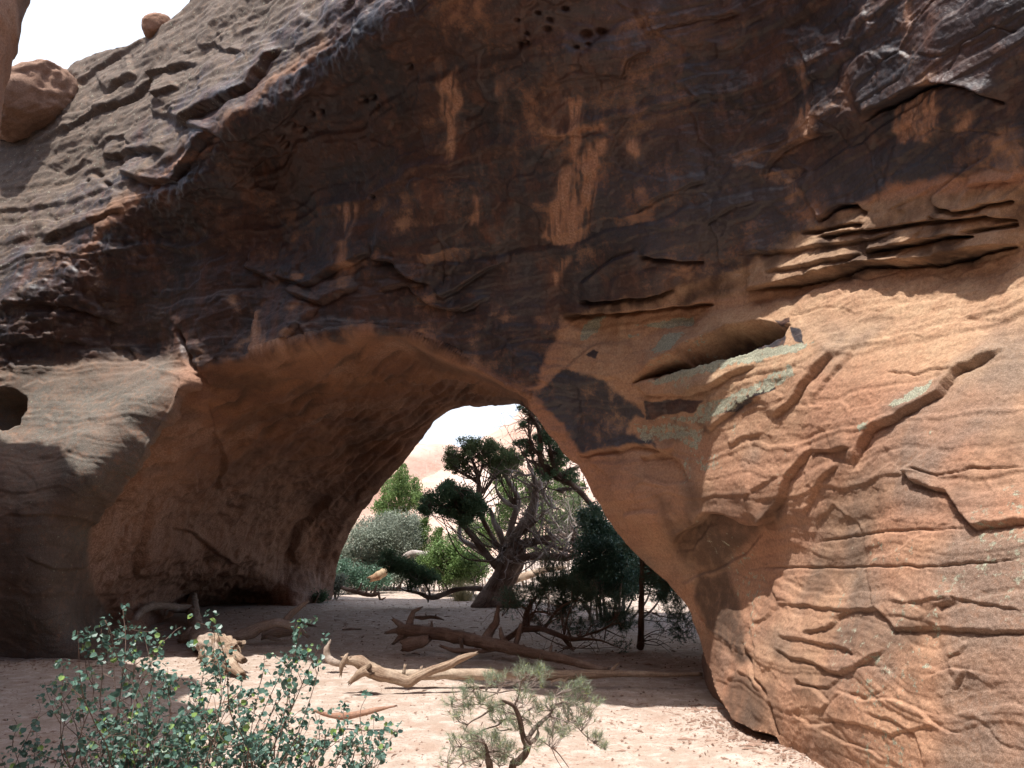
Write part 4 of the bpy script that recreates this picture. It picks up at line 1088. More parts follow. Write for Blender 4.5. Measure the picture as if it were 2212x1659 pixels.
def foliage(B, key, clumps, d, dj=.5, kind='juniper', dens=1.0, leaf=.05, wood=None, limbs=None, twig_r=.012, tw=3):
    """leafy clumps; wood: builder for twigs reaching each clump from the nearest limb"""
    anchor = np.vstack([l[:, :3] for l in limbs]) if limbs else None
    if kind != 'pine':                                          # ragged outline: small satellites round each clump
        sat = []
        for cl in clumps:
            for k in range(3):
                t_ = rng.random() * 2 * math.pi
                f_ = .28 + .2 * rng.random()
                sat.append((cl[0] + cl[2] * 1.02 * math.cos(t_), cl[1] + cl[3] * 1.02 * math.sin(t_), cl[2] * f_, cl[3] * f_) + tuple(cl[4:]))
        clumps = list(clumps) + sat
    for cl in clumps:
        x, y, rx, ry = cl[:4]
        dd = (cl[4] if len(cl) > 4 else d) + rng.normal() * dj
        c, ax = clump_pts(key, x, y, rx, ry, dd)
        sp = ZR[key][2] / 4096.0
        area = rx * ry * sp * sp * math.pi                       # in photograph pixels
        px = dd / FOC
        ns = max(3, int(dens * area / 42.0))
        sub = max(.055, min(.22, 5.2 * px * min(1.6, math.sqrt(area) / 26.0 + .35)))
        u = rand_dirs(ns) * (rng.random(ns) ** .45)[:, None]
        cen = c + u * ax
        if kind == 'juniper':
            for p in cen:
                m = int(30 + 26 * rng.random())
                rr_ = sub * (.7 + .5 * rng.random())
                ax_d = (p - c) / (np.linalg.norm(p - c) + 1e-6) * .6 + np.array([0, 0, .7])
                t = rng.normal(size=(m, 3)) * rr_ * np.array([.8, .8, .75])
                leaves(B, p + t, np.full(m, leaf), 2.0, axis=np.tile(ax_d, (m, 1)), spread=.8)
        elif kind == 'leaf':
            for p in cen:
                m = int(24 + 16 * rng.random())
                leaves(B, p + rng.normal(size=(m, 3)) * sub * 1.15, np.full(m, leaf), 1.5)
        else:
            for p in cen:
                m = 34
                sd_ = rand_dirs(1)[0] * .7 + (p - c) / (np.linalg.norm(p - c) + 1e-6) * .5 + np.array([0, 0, .45])
                sd_ /= np.linalg.norm(sd_)
                s_ = rng.random(m)[:, None]
                dr = sd_ * .7 + rand_dirs(m) * .8; dr /= np.linalg.norm(dr, axis=1)[:, None]
                needles(B, p + sd_ * s_ * .16, dr, .05 + .035 * rng.random(m), leaf)
        if wood is not None and anchor is not None:
            k = np.argmin(((anchor - c) ** 2).sum(1))
            for j in range(tw):
                a0 = anchor[max(0, min(len(anchor) - 1, k + rng.integers(-3, 4)))]
                e0 = cen[rng.integers(len(cen))]
                mid = (a0 * .5 + e0 * .5) + rng.normal(size=3) * .12 * np.linalg.norm(e0 - a0)
                r0 = twig_r * (.7 + .6 * rng.random())
                tube(wood, np.array([[*a0, r0 * 1.6], [*mid, r0], [*e0, r0 * .4]]), 5, 4, .2)
def bare_twigs(B, limbs, n, length, r, curl=.6, gen=2, up=.2):
    for _ in range(n):
        L_ = limbs[rng.integers(len(limbs))]
        k = rng.integers(1, len(L_))
        p = L_[k, :3].copy(); dr = rand_dirs(1)[0]; dr[1] *= .6; dr[2] += up; dr /= np.linalg.norm(dr)
        ln = length * (.4 + rng.random()); r0 = min(r * (.6 + .8 * rng.random()), L_[k, 3] * .7)
        grow(B, p, dr, ln, r0, curl, gen)
def grow(B, p, dr, ln, r0, curl, gen):
    m = 5
    pts = [[*p, r0]]
    for i in range(m):
        dr = dr + rng.normal(size=3) * curl * .45 + np.array([0, 0, .06]); dr /= np.linalg.norm(dr)
        p = p + dr * ln / m
        pts.append([*p, r0 * (1 - .8 * (i + 1) / m)])
        if gen > 0 and i > 0 and rng.random() < .75:
            d2 = dr + rand_dirs(1)[0] * .9; d2 /= np.linalg.norm(d2)
            grow(B, p.copy(), d2, ln * .5, r0 * (1 - .75 * (i + 1) / m) * .7 + .001, curl, gen - 1)
    tube(B, np.array(pts), 5, 3, .15, end=1)

# ------------------------------------------------------------------ fallen wood on the sand
def on_ground(o, sink=.02):
    return o
def wood_thing(name, label, cat, parts, mat, group=None, base=None):
    """parts: list of (part name, [tube arrays], options, material or None)"""
    first = parts[0][1][0][0]
    root = thing(name, label, cat, (float(first[0]), float(first[1]), 0.0), group)
    for pn, arrs, kw, m in parts:
        for j, a in enumerate(arrs):
            if cat in ('log', 'branch') and pn != 'trunk':
                a = a.copy(); a[-1, 3] = max(a[-1, 3], .62 * a[-2, 3])
            B = MB()
            tube(B, a, seed=rng.random() * 9, **kw)
            B.build(pn, m or mat, root)
    return root
big = dict(sides=24, n_per=12, wob=.26, freq=6.5, groove=.07, jag=.06)
med = dict(sides=14, n_per=9, wob=.36, freq=10.0, groove=.06, jag=.07)
lit = dict(sides=9, n_per=6, wob=.34, freq=16.0, jag=.035)

A0 = limb('z7', [(445, 385, 18), (540, 388, 24), (640, 388, 26), (800, 386, 26), (1000, 389, 26), (1200, 393, 25), (1400, 391, 23), (1550, 386, 19), (1700, 383, 15), (1900, 389, 12), (2075, 386, 9)], 9.95)
A1 = limb('z7', [(232, 312, 17), (300, 322, 28), (350, 352, 34), (420, 385, 34), (500, 405, 30), (560, 425, 26), (610, 400, 23), (680, 368, 21), (770, 340, 19), (830, 308, 17), (880, 290, 14), (908, 281, 8)], 9.62)
wood_thing('forked_log', 'long pale forked log lying in the sun with its broken limb raised', 'log', [
    ('trunk', [A0], big, None), ('limb', [A1], dict(big, groove=.12, wob=.3), None),
    ('root', [limb('z7', [(350, 368, 26), (310, 385, 22), (285, 405, 18), (266, 424, 10)], 9.5), limb('z7', [(240, 305, 16), (222, 335, 12), (214, 360, 10), (212, 384, 5)], 9.6)], med, None),
    ('stub', [limb('z7', [(540, 380, 9), (546, 345, 6)], 9.85), limb('z7', [(630, 372, 10), (632, 350, 6)], 9.8), limb('z7', [(1440, 395, 9), (1468, 414, 5)], 9.85), limb('z7', [(1610, 378, 9), (1650, 335, 4)], 9.95), limb('z7', [(985, 380, 8), (990, 385, 6)], 9.8)], lit, None)], PALEWOOD)
Bt = limb('z7', [(525, 158, 24, 13.4), (560, 158, 30, 13.3), (620, 166, 32, 13.2), (720, 176, 31, 13.0), (850, 198, 31, 12.7), (960, 224, 31, 12.4), (1080, 248, 30, 12.1), (1200, 276, 26, 11.7), (1320, 296, 24, 11.3), (1440, 326, 20, 10.95), (1530, 350, 16, 10.7), (1600, 358, 9, 10.6)])
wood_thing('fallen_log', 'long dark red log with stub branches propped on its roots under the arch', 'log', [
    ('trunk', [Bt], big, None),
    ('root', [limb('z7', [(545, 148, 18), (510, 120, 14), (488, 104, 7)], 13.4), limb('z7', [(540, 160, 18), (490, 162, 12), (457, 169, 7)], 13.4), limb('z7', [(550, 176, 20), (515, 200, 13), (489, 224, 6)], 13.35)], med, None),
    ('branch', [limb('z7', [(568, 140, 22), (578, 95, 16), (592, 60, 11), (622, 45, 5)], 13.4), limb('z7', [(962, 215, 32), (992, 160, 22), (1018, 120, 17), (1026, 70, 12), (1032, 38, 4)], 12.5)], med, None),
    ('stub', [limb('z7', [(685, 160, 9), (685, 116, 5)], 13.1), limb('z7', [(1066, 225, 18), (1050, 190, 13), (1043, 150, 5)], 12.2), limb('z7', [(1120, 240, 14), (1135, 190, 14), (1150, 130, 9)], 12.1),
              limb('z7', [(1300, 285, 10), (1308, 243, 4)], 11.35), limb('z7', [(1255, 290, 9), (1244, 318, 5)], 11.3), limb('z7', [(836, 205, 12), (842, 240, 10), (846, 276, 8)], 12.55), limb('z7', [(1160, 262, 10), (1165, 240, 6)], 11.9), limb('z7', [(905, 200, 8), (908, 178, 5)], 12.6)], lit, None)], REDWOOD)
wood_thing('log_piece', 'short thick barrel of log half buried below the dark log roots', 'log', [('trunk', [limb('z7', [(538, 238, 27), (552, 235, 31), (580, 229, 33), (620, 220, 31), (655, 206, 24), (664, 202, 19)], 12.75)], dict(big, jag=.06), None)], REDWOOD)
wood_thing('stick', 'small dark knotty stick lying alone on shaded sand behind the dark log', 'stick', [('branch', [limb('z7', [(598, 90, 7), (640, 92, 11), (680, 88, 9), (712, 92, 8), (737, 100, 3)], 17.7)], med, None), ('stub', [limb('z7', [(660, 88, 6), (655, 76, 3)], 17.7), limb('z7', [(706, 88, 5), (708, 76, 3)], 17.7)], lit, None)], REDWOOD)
wood_thing('stick', 'dark thin branch lying under the middle of the dark red log', 'stick', [('branch', [limb('z7', [(742, 242, 7), (800, 262, 11), (880, 266, 13), (960, 266, 10), (1010, 262, 6)], 12.35)], med, None)], REDWOOD)
wood_thing('driftwood_stick', 'reddish flat stick on bright sand between the shrub and the small pine', 'stick', [('branch', [limb('z7', [(78, 578, 6), (150, 598, 11), (235, 604, 17), (320, 590, 15), (400, 570, 12), (474, 556, 4)], 7.75)], dict(med, sides=12), None)], wood_material('red_stick', (.34, .19, .13), (.25, .13, .085), (.40, .25, .18)))
wood_thing('curved_root', 'short curved root standing up at the left end of the pale forked log', 'root', [('branch', [limb('z7', [(150, 228, 6), (138, 262, 15), (148, 304, 19), (188, 326, 17), (228, 336, 11)], 11.1)], dict(med, sides=12), None)], GREYWOOD)
Hh = limb('z6', [(1064, 122, 25, 21.0), (1068, 190, 29, 18.7), (1080, 270, 33, 16.4), (1096, 325, 46, 14.6), (1130, 365, 56, 13.2), (1180, 400, 64, 12.3), (1230, 432, 66, 11.6), (1268, 462, 52, 11.2)])
bl = limb('z6', [(1190, 372, 36, 12.1), (1235, 385, 46, 11.6), (1280, 400, 36, 11.3), (1318, 392, 16, 11.1)])
Hr = wood_thing('uprooted_log', 'grey log lying away from the viewer with its knotted root burl in the sun', 'log', [
    ('trunk', [Hh], dict(sides=40, n_per=14, wob=.42, freq=5.0, groove=.08, jag=.12), None),
    ('knot', [limb('z6', [(1100, 330, 40, 14.4), (1060, 338, 36, 14.3), (1022, 345, 20, 14.3)]), bl], dict(sides=36, n_per=14, wob=.6, freq=6.5, groove=.16, jag=.14), PALEWOOD),
    ('root', [limb('z6', [(1240, 460, 44, 11.2), (1290, 510, 30, 10.8), (1338, 552, 12, 10.6)]), limb('z6', [(1230, 450, 40, 11.3), (1240, 510, 28, 11.0), (1232, 560, 12, 10.9)]), limb('z6', [(1250, 440, 36, 11.2), (1300, 450, 26, 11.0), (1345, 470, 12, 10.8)]), limb('z6', [(1200, 430, 36, 11.8), (1170, 480, 24, 11.5), (1160, 520, 10, 11.4)]), limb('z6', [(1170, 420, 44, 12.0), (1130, 440, 26, 11.9), (1112, 460, 12, 11.9)]), limb('z6', [(1270, 400, 30, 11.3), (1310, 410, 22, 11.1), (1322, 450, 12, 11.0)])], dict(med, wob=.5), PALEWOOD),
    ('limb', [limb('z6', [(1045, 186, 22, 18.4), (985, 184, 23, 17.9), (910, 172, 21, 17.3), (840, 172, 23, 16.6), (785, 198, 21, 15.9), (748, 240, 19, 15.5), (726, 288, 10, 15.4)]), limb('z6', [(925, 180, 12, 17.4), (918, 212, 6, 17.4)])], dict(med, sides=12), None)], GREYWOOD)
Jj = limb('z6', [(1258, 335, 30), (1320, 336, 31), (1385, 318, 31), (1450, 284, 28), (1530, 264, 24), (1600, 276, 22), (1660, 306, 16), (1695, 332, 9)], 14.0)
wood_thing('crooked_branch', 'crooked grey dead branch arching off shaded sand right of the uprooted log', 'branch', [('limb', [Jj], dict(med, sides=14), None), ('branch', [limb('z6', [(1572, 266, 16), (1605, 222, 17), (1650, 186, 14), (1697, 148, 6)], 14.1)], med, None)], GREYWOOD)
wood_thing('short_log', 'short grey log lying beneath the arch of the crooked dead branch', 'log', [('trunk', [limb('z6', [(1455, 336, 20), (1530, 322, 26), (1600, 314, 23), (1660, 312, 14)], 14.5)], dict(big, sides=14), None), ('root', [limb('z6', [(1470, 345, 10), (1520, 352, 9), (1552, 364, 4)], 14.2)], lit, None)], GREYWOOD)
wood_thing('twig', 'thin dark twig on sand just beyond the crooked dead branch', 'twig', [('branch', [limb('z6', [(1660, 272, 6), (1700, 276, 8), (1735, 284, 6), (1760, 292, 2)], 17.2), limb('z6', [(1668, 274, 6), (1672, 234, 2)], 17.2)], lit, None)], REDWOOD)
wood_thing('twig', 'small twig alone on shaded sand left of the dark log', 'twig', [('branch', [limb('z6', [(1852, 252, 5), (1890, 258, 7), (1925, 264, 3)], 18.6)], lit, None)], REDWOOD)
wood_thing('twig', 'half buried flat twig on the shaded sand nearest to the back pillar', 'twig', [('branch', [limb('z6', [(1898, 302, 4), (1940, 298, 6), (1992, 300, 3)], 16.6)], lit, None)], GREYWOOD)
wood_thing('twig', 'tiny curled pale twig on sand against the pale forked log', 'twig', [('branch', [limb('z7', [(1318, 422, 4), (1350, 414, 6), (1380, 420, 6), (1396, 402, 3)], 9.55)], lit, None)], PALEWOOD)
wood_thing('spiky_branch', 'spiny dead branch lying on sand at the foot of the far left pillar', 'branch', [
    ('limb', [limb('y3', [(185, 694, 18), (280, 722, 22), (360, 742, 25), (450, 766, 25), (540, 774, 22), (588, 752, 14)], 25.0)], med, None),
    ('stub', [limb('y3', a, 24.9) for a in ([(350, 740, 18), (385, 690, 12), (402, 646, 6)], [(455, 756, 14), (462, 715, 10), (470, 690, 4)], [(545, 760, 20), (560, 710, 12), (574, 666, 5)], [(592, 748, 12), (602, 800, 13), (616, 842, 6)], [(612, 836, 10), (640, 818, 9), (667, 804, 4)], [(300, 720, 10), (320, 700, 5)])], lit, None)], REDWOOD)
wood_thing('weathered_log', 'bright bleached log humped among bushes behind the low juniper sprig', 'log', [('trunk', [limb('y3', [(800, 400, 14), (870, 362, 28), (950, 318, 36), (1030, 318, 34), (1110, 325, 32), (1205, 300, 22)], 28.0)], dict(big, sides=14), None), ('stub', [limb('y3', [(1150, 320, 20), (1195, 380, 10)], 28), limb('y3', [(1000, 350, 24), (1010, 410, 12)], 28)], lit, None)], SILVER)
wood_thing('stump', 'reddish split stump lying under the grey green bush beyond the arch', 'stump', [('trunk', [limb('y3', [(520, 590, 30), (590, 560, 46), (650, 520, 44), (690, 480, 20)], 27.0)], dict(big, sides=14, jag=.2), None)], wood_material('red_stump', (.33, .20, .12), (.22, .11, .06), (.42, .31, .2)))
wood_thing('background_log', 'smooth sunlit log lying behind the old juniper trunk', 'log', [('trunk', [limb('y4', [(100, 620, 44), (230, 580, 42), (340, 548, 40), (450, 506, 34), (600, 480, 26), (720, 470, 16)], 27.5)], dict(big, sides=14), None)], PALEWOOD)

# ------------------------------------------------------------------ junipers, pines and shrubs beyond the arch
def tree(name, label, cat, base, group=None):
    return thing(name, label, cat, base, group)
JD = 22.3
b0 = gp(1066, 1308)
jun = tree('twisted_juniper', 'old twisted juniper with thick leaning trunk and many silvery limbs, framed by the arch', 'tree', tuple(b0))
B = MB()
trunk = limb('P', [(1046, 1322, 27, JD), (1064, 1298, 28, JD), (1079, 1268, 25, JD), (1094, 1238, 25, JD), (1106, 1212, 26, JD), (1116, 1190, 20, JD), (1124, 1172, 12, JD)])
tube(B, trunk, 26, 10, .2, .14, 1.2, 4.0, seed=1)
tube(B, limb('P', [(1052, 1290, 20, JD), (1036, 1304, 14, JD - .2), (1020, 1314, 6, JD - .3)]), 12, 6, .2, .1)
tube(B, limb('P', [(1090, 1285, 22, JD), (1106, 1304, 15, JD - .2), (1122, 1316, 6, JD - .2)]), 12, 6, .2, .1)
B.build('trunk', BARK, jun)
LIMBS = []
def jl(key, pts, d0=JD, d1=None, mat=None, parent=jun, nm='limb', **kw):
    n = len(pts); d1 = d0 if d1 is None else d1
    arr = limb(key, [p + (d0 + (d1 - d0) * i / (n - 1) + .12 * math.sin(i * 1.7),) for i, p in enumerate(pts)])
    Bq = MB()
    c_ = tube(Bq, arr, 10, 7, .22, .12, 1.5, 6.0, seed=rng.random() * 9, **kw)
    Bq.build(nm, mat or BARK, parent)
    LIMBS.append(c_)
    return c_
lowl = jl('y3', [(1790, 720, 30), (1700, 705, 28), (1600, 702, 25), (1500, 706, 23), (1400, 728, 27), (1300, 772, 29), (1200, 800, 28), (1130, 795, 22), (1060, 762, 20), (980, 742, 14), (900, 730, 10), (835, 700, 6)], JD, JD - .8)
jl('y3', [(1140, 795, 16), (1140, 830, 12), (1140, 858, 5)], JD - .6)
low2 = jl('y3', [(1160, 790, 14), (1150, 730, 12), (1110, 660, 9), (1060, 590, 7), (980, 520, 6), (880, 450, 5), (760, 400, 4)], JD - .6, JD - .4)
l1 = jl('y3', [(1900, 470, 34), (1850, 400, 40), (1745, 275, 36), (1650, 150, 34), (1560, 40, 30), (1480, -60, 24), (1380, -150, 16), (1300, -220, 9)], JD, JD - 1.2)
l1b = jl('y3', [(1870, 420, 30), (1760, 320, 28), (1680, 250, 26), (1580, 205, 26), (1500, 145, 24), (1490, 40, 20), (1500, -60, 12), (1470, -160, 7)], JD, JD + .8, SILVER)
l2 = jl('y3', [(1930, 420, 34), (1965, 240, 34), (1935, 90, 38), (1880, -10, 32), (1850, -110, 22), (1820, -190, 10)], JD, JD + .3, SILVER)
l3 = jl('y1', [(1990, 1780, 34), (2040, 1620, 34), (2075, 1480, 36), (2115, 1360, 34), (2140, 1240, 30), (2075, 1105, 25), (2010, 995, 16), (1930, 900, 9)], JD, JD + .5, SILVER)
jl('y1', [(2115, 1330, 24), (2010, 1275, 24), (1935, 1200, 20), (1890, 1110, 12), (1900, 1010, 7)], JD, JD - .6, SILVER)
l4 = jl('y1', [(1960, 1830, 28), (1850, 1650, 26), (1740, 1450, 27), (1695, 1250, 28), (1702, 1100, 30), (1690, 1000, 24), (1660, 880, 20), (1605, 760, 12), (1580, 680, 7)], JD + .4, JD + .6)
jl('y1', [(1695, 1060, 20), (1610, 995, 18), (1510, 945, 14), (1430, 880, 10), (1390, 800, 6)], JD + .5, JD + .3)
jl('y1', [(1698, 1010, 18), (1740, 860, 14), (1748, 720, 9), (1800, 640, 5)], JD + .5, JD + .8)
jl('y1', [(1720, 1180, 16), (1830, 1060, 14), (1900, 900, 10), (1960, 800, 6)], JD + .5, JD + 1)
jl('y1', [(1680, 1330, 16), (1560, 1290, 14), (1460, 1200, 10), (1400, 1120, 6)], JD - .5, JD - 1.2)
jl('y1', [(1560, 1420, 16), (1400, 1350, 12), (1250, 1300, 8), (1150, 1290, 5)], JD - 1, JD - 1.3)
# right-hand limbs, half bare
jl('y2', [(60, 1720, 44), (130, 1560, 48), (220, 1430, 54), (320, 1300, 56), (375, 1150, 52), (395, 1010, 42), (385, 890, 28), (340, 770, 16), (300, 690, 8)], JD, JD - .3, SILVER)
jl('y2', [(400, 980, 24), (445, 900, 20), (465, 1010, 18), (505, 1100, 18), (570, 1180, 14), (660, 1210, 8)], JD - .4, JD - .8, SILVER)
jl('y4', [(60, 470, 42), (150, 405, 42), (260, 362, 45), (400, 342, 42), (560, 352, 44), (700, 362, 44), (800, 350, 26), (880, 330, 10)], JD - .2, JD - 1.0)
jl('y4', [(130, 330, 36), (250, 205, 40), (400, 172, 35), (550, 142, 32), (700, 122, 34), (820, 145, 26), (930, 180, 10)], JD, JD + .4)
jl('y4', [(230, 260, 22), (330, 225, 20), (450, 195, 19), (550, 212, 22), (650, 262, 20), (790, 292, 16), (860, 270, 8)], JD - .3, JD - .8)
jl('y4', [(800, 310, 30), (830, 240, 36), (800, 130, 24), (830, 50, 22), (880, -20, 16), (900, -120, 8)], JD - .4, JD - .6)
jl('y4', [(840, 220, 26), (910, 185, 22), (990, 150, 15), (1060, 120, 6)], JD - .5, JD - .7, SILVER)
jl('y4', [(130, 250, 30), (230, 100, 26), (330, 20, 20), (420, -60, 14), (500, -160, 8)], JD, JD - .6)
jl('y4', [(860, 270, 20), (950, 265, 18), (1020, 290, 8)], JD - .5, JD - .7)
Bt_ = MB()
bare_twigs(Bt_, LIMBS[-9:], 150, 1.1, .032, .85, 2)
bare_twigs(Bt_, LIMBS[:10], 35, .7, .014, .7, 1)
Bt_.build('twigs', SILVER, jun)
Bw = MB(); Bf = MB()
foliage(Bf, 'y1', [(1600, 620, 100, 55), (1720, 640, 110, 65), (1830, 640, 85, 55), (1850, 700, 80, 55), (1560, 690, 55, 60), (1660, 700, 70, 50), (1430, 740, 85, 65), (1375, 820, 55, 65), (1480, 830, 75, 75), (1440, 880, 55, 50), (1560, 860, 55, 75),
                   (1950, 780, 100, 75), (2050, 720, 90, 55), (1900, 850, 105, 80), (2000, 840, 105, 80), (2100, 900, 75, 85), (2130, 780, 65, 60), (1830, 820, 55, 60), (1950, 930, 110, 60), (1770, 760, 60, 50)], JD + .5, .4, 'juniper', 1.35, .05, Bw, LIMBS[:14])
Bf.build('crown', L_JUN, jun)
Bf = MB()
foliage(Bf, 'y1', [(1250, 1200, 120, 75), (1350, 1150, 115, 65), (1450, 1130, 95, 65), (1350, 1080, 55, 48), (1550, 1180, 105, 70), (1200, 1300, 130, 80), (1400, 1280, 145, 85), (1600, 1300, 125, 85), (1700, 1380, 105, 70), (1500, 1400, 140, 75), (1550, 1480, 75, 48), (1100, 1340, 65, 55), (1330, 1390, 80, 50), (1650, 1240, 80, 60)], JD - 1.2, .35, 'juniper', 1.35, .05, Bw, LIMBS[3:16])
foliage(Bf, 'y3', [(690, 350, 85, 65), (880, 425, 120, 55), (900, 520, 110, 75), (1000, 560, 95, 80), (1150, 600, 85, 75), (980, 650, 75, 50), (760, 470, 55, 55), (1040, 480, 50, 50), (660, 420, 50, 40), (1180, 540, 50, 45)], JD - .5, .25, 'juniper', 1.5, .045, Bw, [lowl, low2])
Bf.build('crown', L_JUND, jun)
Bw.build('twigs', BARK, jun)

# second juniper, rising just behind the rim of the right foot
KD = 20.0
j2 = tree('gnarled_juniper', 'gnarled juniper with dark bare twisting stems close behind the rim of the right foot', 'tree', (1.75, KD, 0))
LIMBS = []
jl('y2', [(1230, 1800, 34), (1150, 1450, 32), (1020, 1180, 30), (830, 960, 30), (690, 880, 30), (600, 720, 30), (560, 560, 24), (530, 420, 18), (480, 300, 10)], KD, KD - .3, BARK, j2, 'trunk')
jl('y2', [(650, 880, 28), (520, 780, 26), (450, 660, 28), (450, 500, 27), (430, 330, 21), (370, 200, 14), (320, 110, 8), (250, 60, 4)], KD, KD - .6, BARK, j2)
jl('y2', [(450, 640, 18), (390, 560, 18), (340, 470, 15), (318, 350, 13), (322, 220, 10), (340, 120, 5)], KD - .3, KD - .8, BARK, j2)
jl('y2', [(680, 900, 26), (740, 800, 28), (850, 745, 22), (950, 700, 10)], KD, KD + .2, BARK, j2)
jl('y2', [(700, 1020, 22), (640, 990, 18), (800, 980, 18), (980, 970, 12)], KD, KD + .2, SILVER, j2)
jl('y2', [(600, 740, 20), (680, 600, 20), (720, 500, 14), (700, 420, 7)], KD, KD + .3, BARK, j2)
jl('y2', [(620, 780, 16), (500, 720, 12), (380, 690, 9), (260, 610, 6), (200, 480, 4)], KD, KD - .7, BARK, j2)
Bt_ = MB(); bare_twigs(Bt_, LIMBS, 60, .8, .014, .8, 1); Bt_.build('twigs', BARK, j2)
Bw = MB(); Bf = MB()
foliage(Bf, 'y2', [(270, 80, 55, 45), (350, 150, 65, 55), (390, 230, 60, 60), (480, 330, 60, 95), (560, 420, 75, 75), (240, 490, 75, 36), (330, 570, 55, 45), (600, 600, 85, 110), (700, 620, 65, 75), (480, 810, 55, 55), (560, 830, 65, 55), (430, 460, 50, 60), (260, 280, 18, 24), (800, 850, 80, 60), (300, 520, 50, 30)], KD, .4, 'juniper', 1.1, .045, Bw, LIMBS)
Bf.build('crown', L_JUND, j2); Bw.build('twigs', BARK, j2)

# low spreading pine in the shade
PD = 13.4
lp = tree('low_pine', 'low dark pine sprawling over the sand in shade behind the dark log', 'tree', tuple(at(1150, 1360, PD) * np.array([1, 1, 0])))
LIMBS = []
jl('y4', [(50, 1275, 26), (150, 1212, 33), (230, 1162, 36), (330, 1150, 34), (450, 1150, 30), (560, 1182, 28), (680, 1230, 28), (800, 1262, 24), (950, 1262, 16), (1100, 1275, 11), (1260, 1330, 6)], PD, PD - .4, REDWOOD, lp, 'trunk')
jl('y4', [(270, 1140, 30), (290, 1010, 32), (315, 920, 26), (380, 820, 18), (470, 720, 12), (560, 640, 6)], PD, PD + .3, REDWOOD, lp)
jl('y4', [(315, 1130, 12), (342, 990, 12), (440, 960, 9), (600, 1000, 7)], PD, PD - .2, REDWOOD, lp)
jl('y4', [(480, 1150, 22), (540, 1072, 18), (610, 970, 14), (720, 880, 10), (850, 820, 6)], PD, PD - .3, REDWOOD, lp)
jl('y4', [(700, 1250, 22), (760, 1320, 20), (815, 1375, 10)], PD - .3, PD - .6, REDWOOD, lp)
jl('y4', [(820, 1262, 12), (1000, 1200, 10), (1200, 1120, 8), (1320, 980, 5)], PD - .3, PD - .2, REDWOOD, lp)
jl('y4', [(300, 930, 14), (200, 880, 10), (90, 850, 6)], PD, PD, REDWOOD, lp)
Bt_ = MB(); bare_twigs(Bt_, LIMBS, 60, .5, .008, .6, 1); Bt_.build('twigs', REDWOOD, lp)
Bw = MB(); Bf = MB()
foliage(Bf, 'y4', [(100, 850, 130, 85), (300, 800, 190, 105), (550, 750, 240, 110), (600, 620, 190, 75), (430, 690, 130, 60), (800, 830, 190, 105), (1000, 880, 140, 75), (700, 1050, 115, 95), (650, 920, 145, 80), (1300, 880, 80, 75), (1300, 1000, 170, 80), (1250, 1100, 170, 75), (1400, 1100, 110, 65), (1050, 1150, 75, 55), (900, 1150, 75, 65), (620, 500, 110, 55), (480, 460, 55, 45), (1350, 1375, 85, 34), (430, 1060, 60, 60), (760, 700, 130, 80), (900, 760, 120, 80)], PD, .3, 'pine', 1.5, .006, Bw, LIMBS, .007, 3)
Bf.build('crown', L_PIN, lp); Bw.build('twigs', REDWOOD, lp)

# slim young tree against the right foot
SD = 13.2
st = tree('slim_pine', 'slim straight dark trunked pine beside the shaded inside of the right foot', 'tree', tuple(at(1384, 1395, SD) * np.array([1, 1, 0])))
LIMBS = []
tr_ = jl('y4', [(1552, 1345, 42), (1556, 1290, 36), (1560, 1100, 32), (1562, 900, 30), (1566, 700, 28), (1570, 500, 26), (1565, 360, 21), (1560, 200, 16), (1570, 60, 10)], SD, SD + .1, BARK, st, 'trunk')
for k in range(46):
    p = tr_[rng.integers(6, len(tr_) - 6)]
    e = np.array([p[0] + .35 + .5 * rng.random(), p[1] + rng.normal() * .35, p[2] + rng.normal() * .12 - .05])
    m_ = .5 * (p[:3] + e) + rng.normal(size=3) * .05 + np.array([0, 0, .06])
    Bt_ = MB() if k == 0 else Bt_
    LIMBS.append(tube(Bt_, np.array([[*p[:3], .009], [*m_, .006], [*e, .002]]), 5, 4, .15))
    grow(Bt_, m_, (e - p[:3]) / np.linalg.norm(e - p[:3]) + rand_dirs(1)[0] * .4, .3, .004, .5, 1)
Bt_.build('twigs', BARK, st)
Bf = MB()
foliage(Bf, 'y4', [(1900, 800, 130, 130), (2000, 950, 110, 115), (2030, 1100, 95, 95), (2020, 1220, 100, 55), (1760, 700, 120, 90), (1780, 850, 80, 60), (1930, 1040, 80, 60), (1680, 600, 100, 80), (1720, 1000, 50, 40), (1850, 1150, 60, 40), (1500, 250, 130, 100), (1640, 450, 110, 90)], SD, .3, 'pine', 1.3, .006)
Bf.build('crown', L_PIN, st)

def shrub(name, label, cat, key, clumps, d, mat, kind, dens, leaf, dj=.5, twigs=30, tl=.8, group=None, tmat=None, stem_h=.9):
    allc = np.array([clump_pts(key if len(c) < 6 else c[5], c[0], c[1], c[2], c[3], d)[0] for c in clumps])
    bx_, by_ = allc[:, 0].mean(), d
    root = thing(name, label, cat, (float(bx_), float(by_), float(gz(bx_, by_))), group)
    Bs = MB(); Ls = []
    for c in allc:
        b_ = np.array([bx_ * .5 + c[0] * .5 + rng.normal() * .1, by_ + rng.normal() * .2, float(gz(bx_, by_)) - .05])
        m_ = .5 * (b_ + c) + rng.normal(size=3) * .12
        Ls.append(tube(Bs, np.array([[*b_, .03], [*m_, .02], [*c, .007]]), 6, 5, .2))
    if twigs: bare_twigs(Bs, Ls, twigs, tl, .008, .5, 1, .5)
    Bs.build('stems', tmat or GREYWOOD, root)
    Bf = MB()
    foliage(Bf, key, [c[:4] for c in clumps], d, dj, kind, dens, leaf)
    Bf.build('leaves', mat, root, False)
    return root
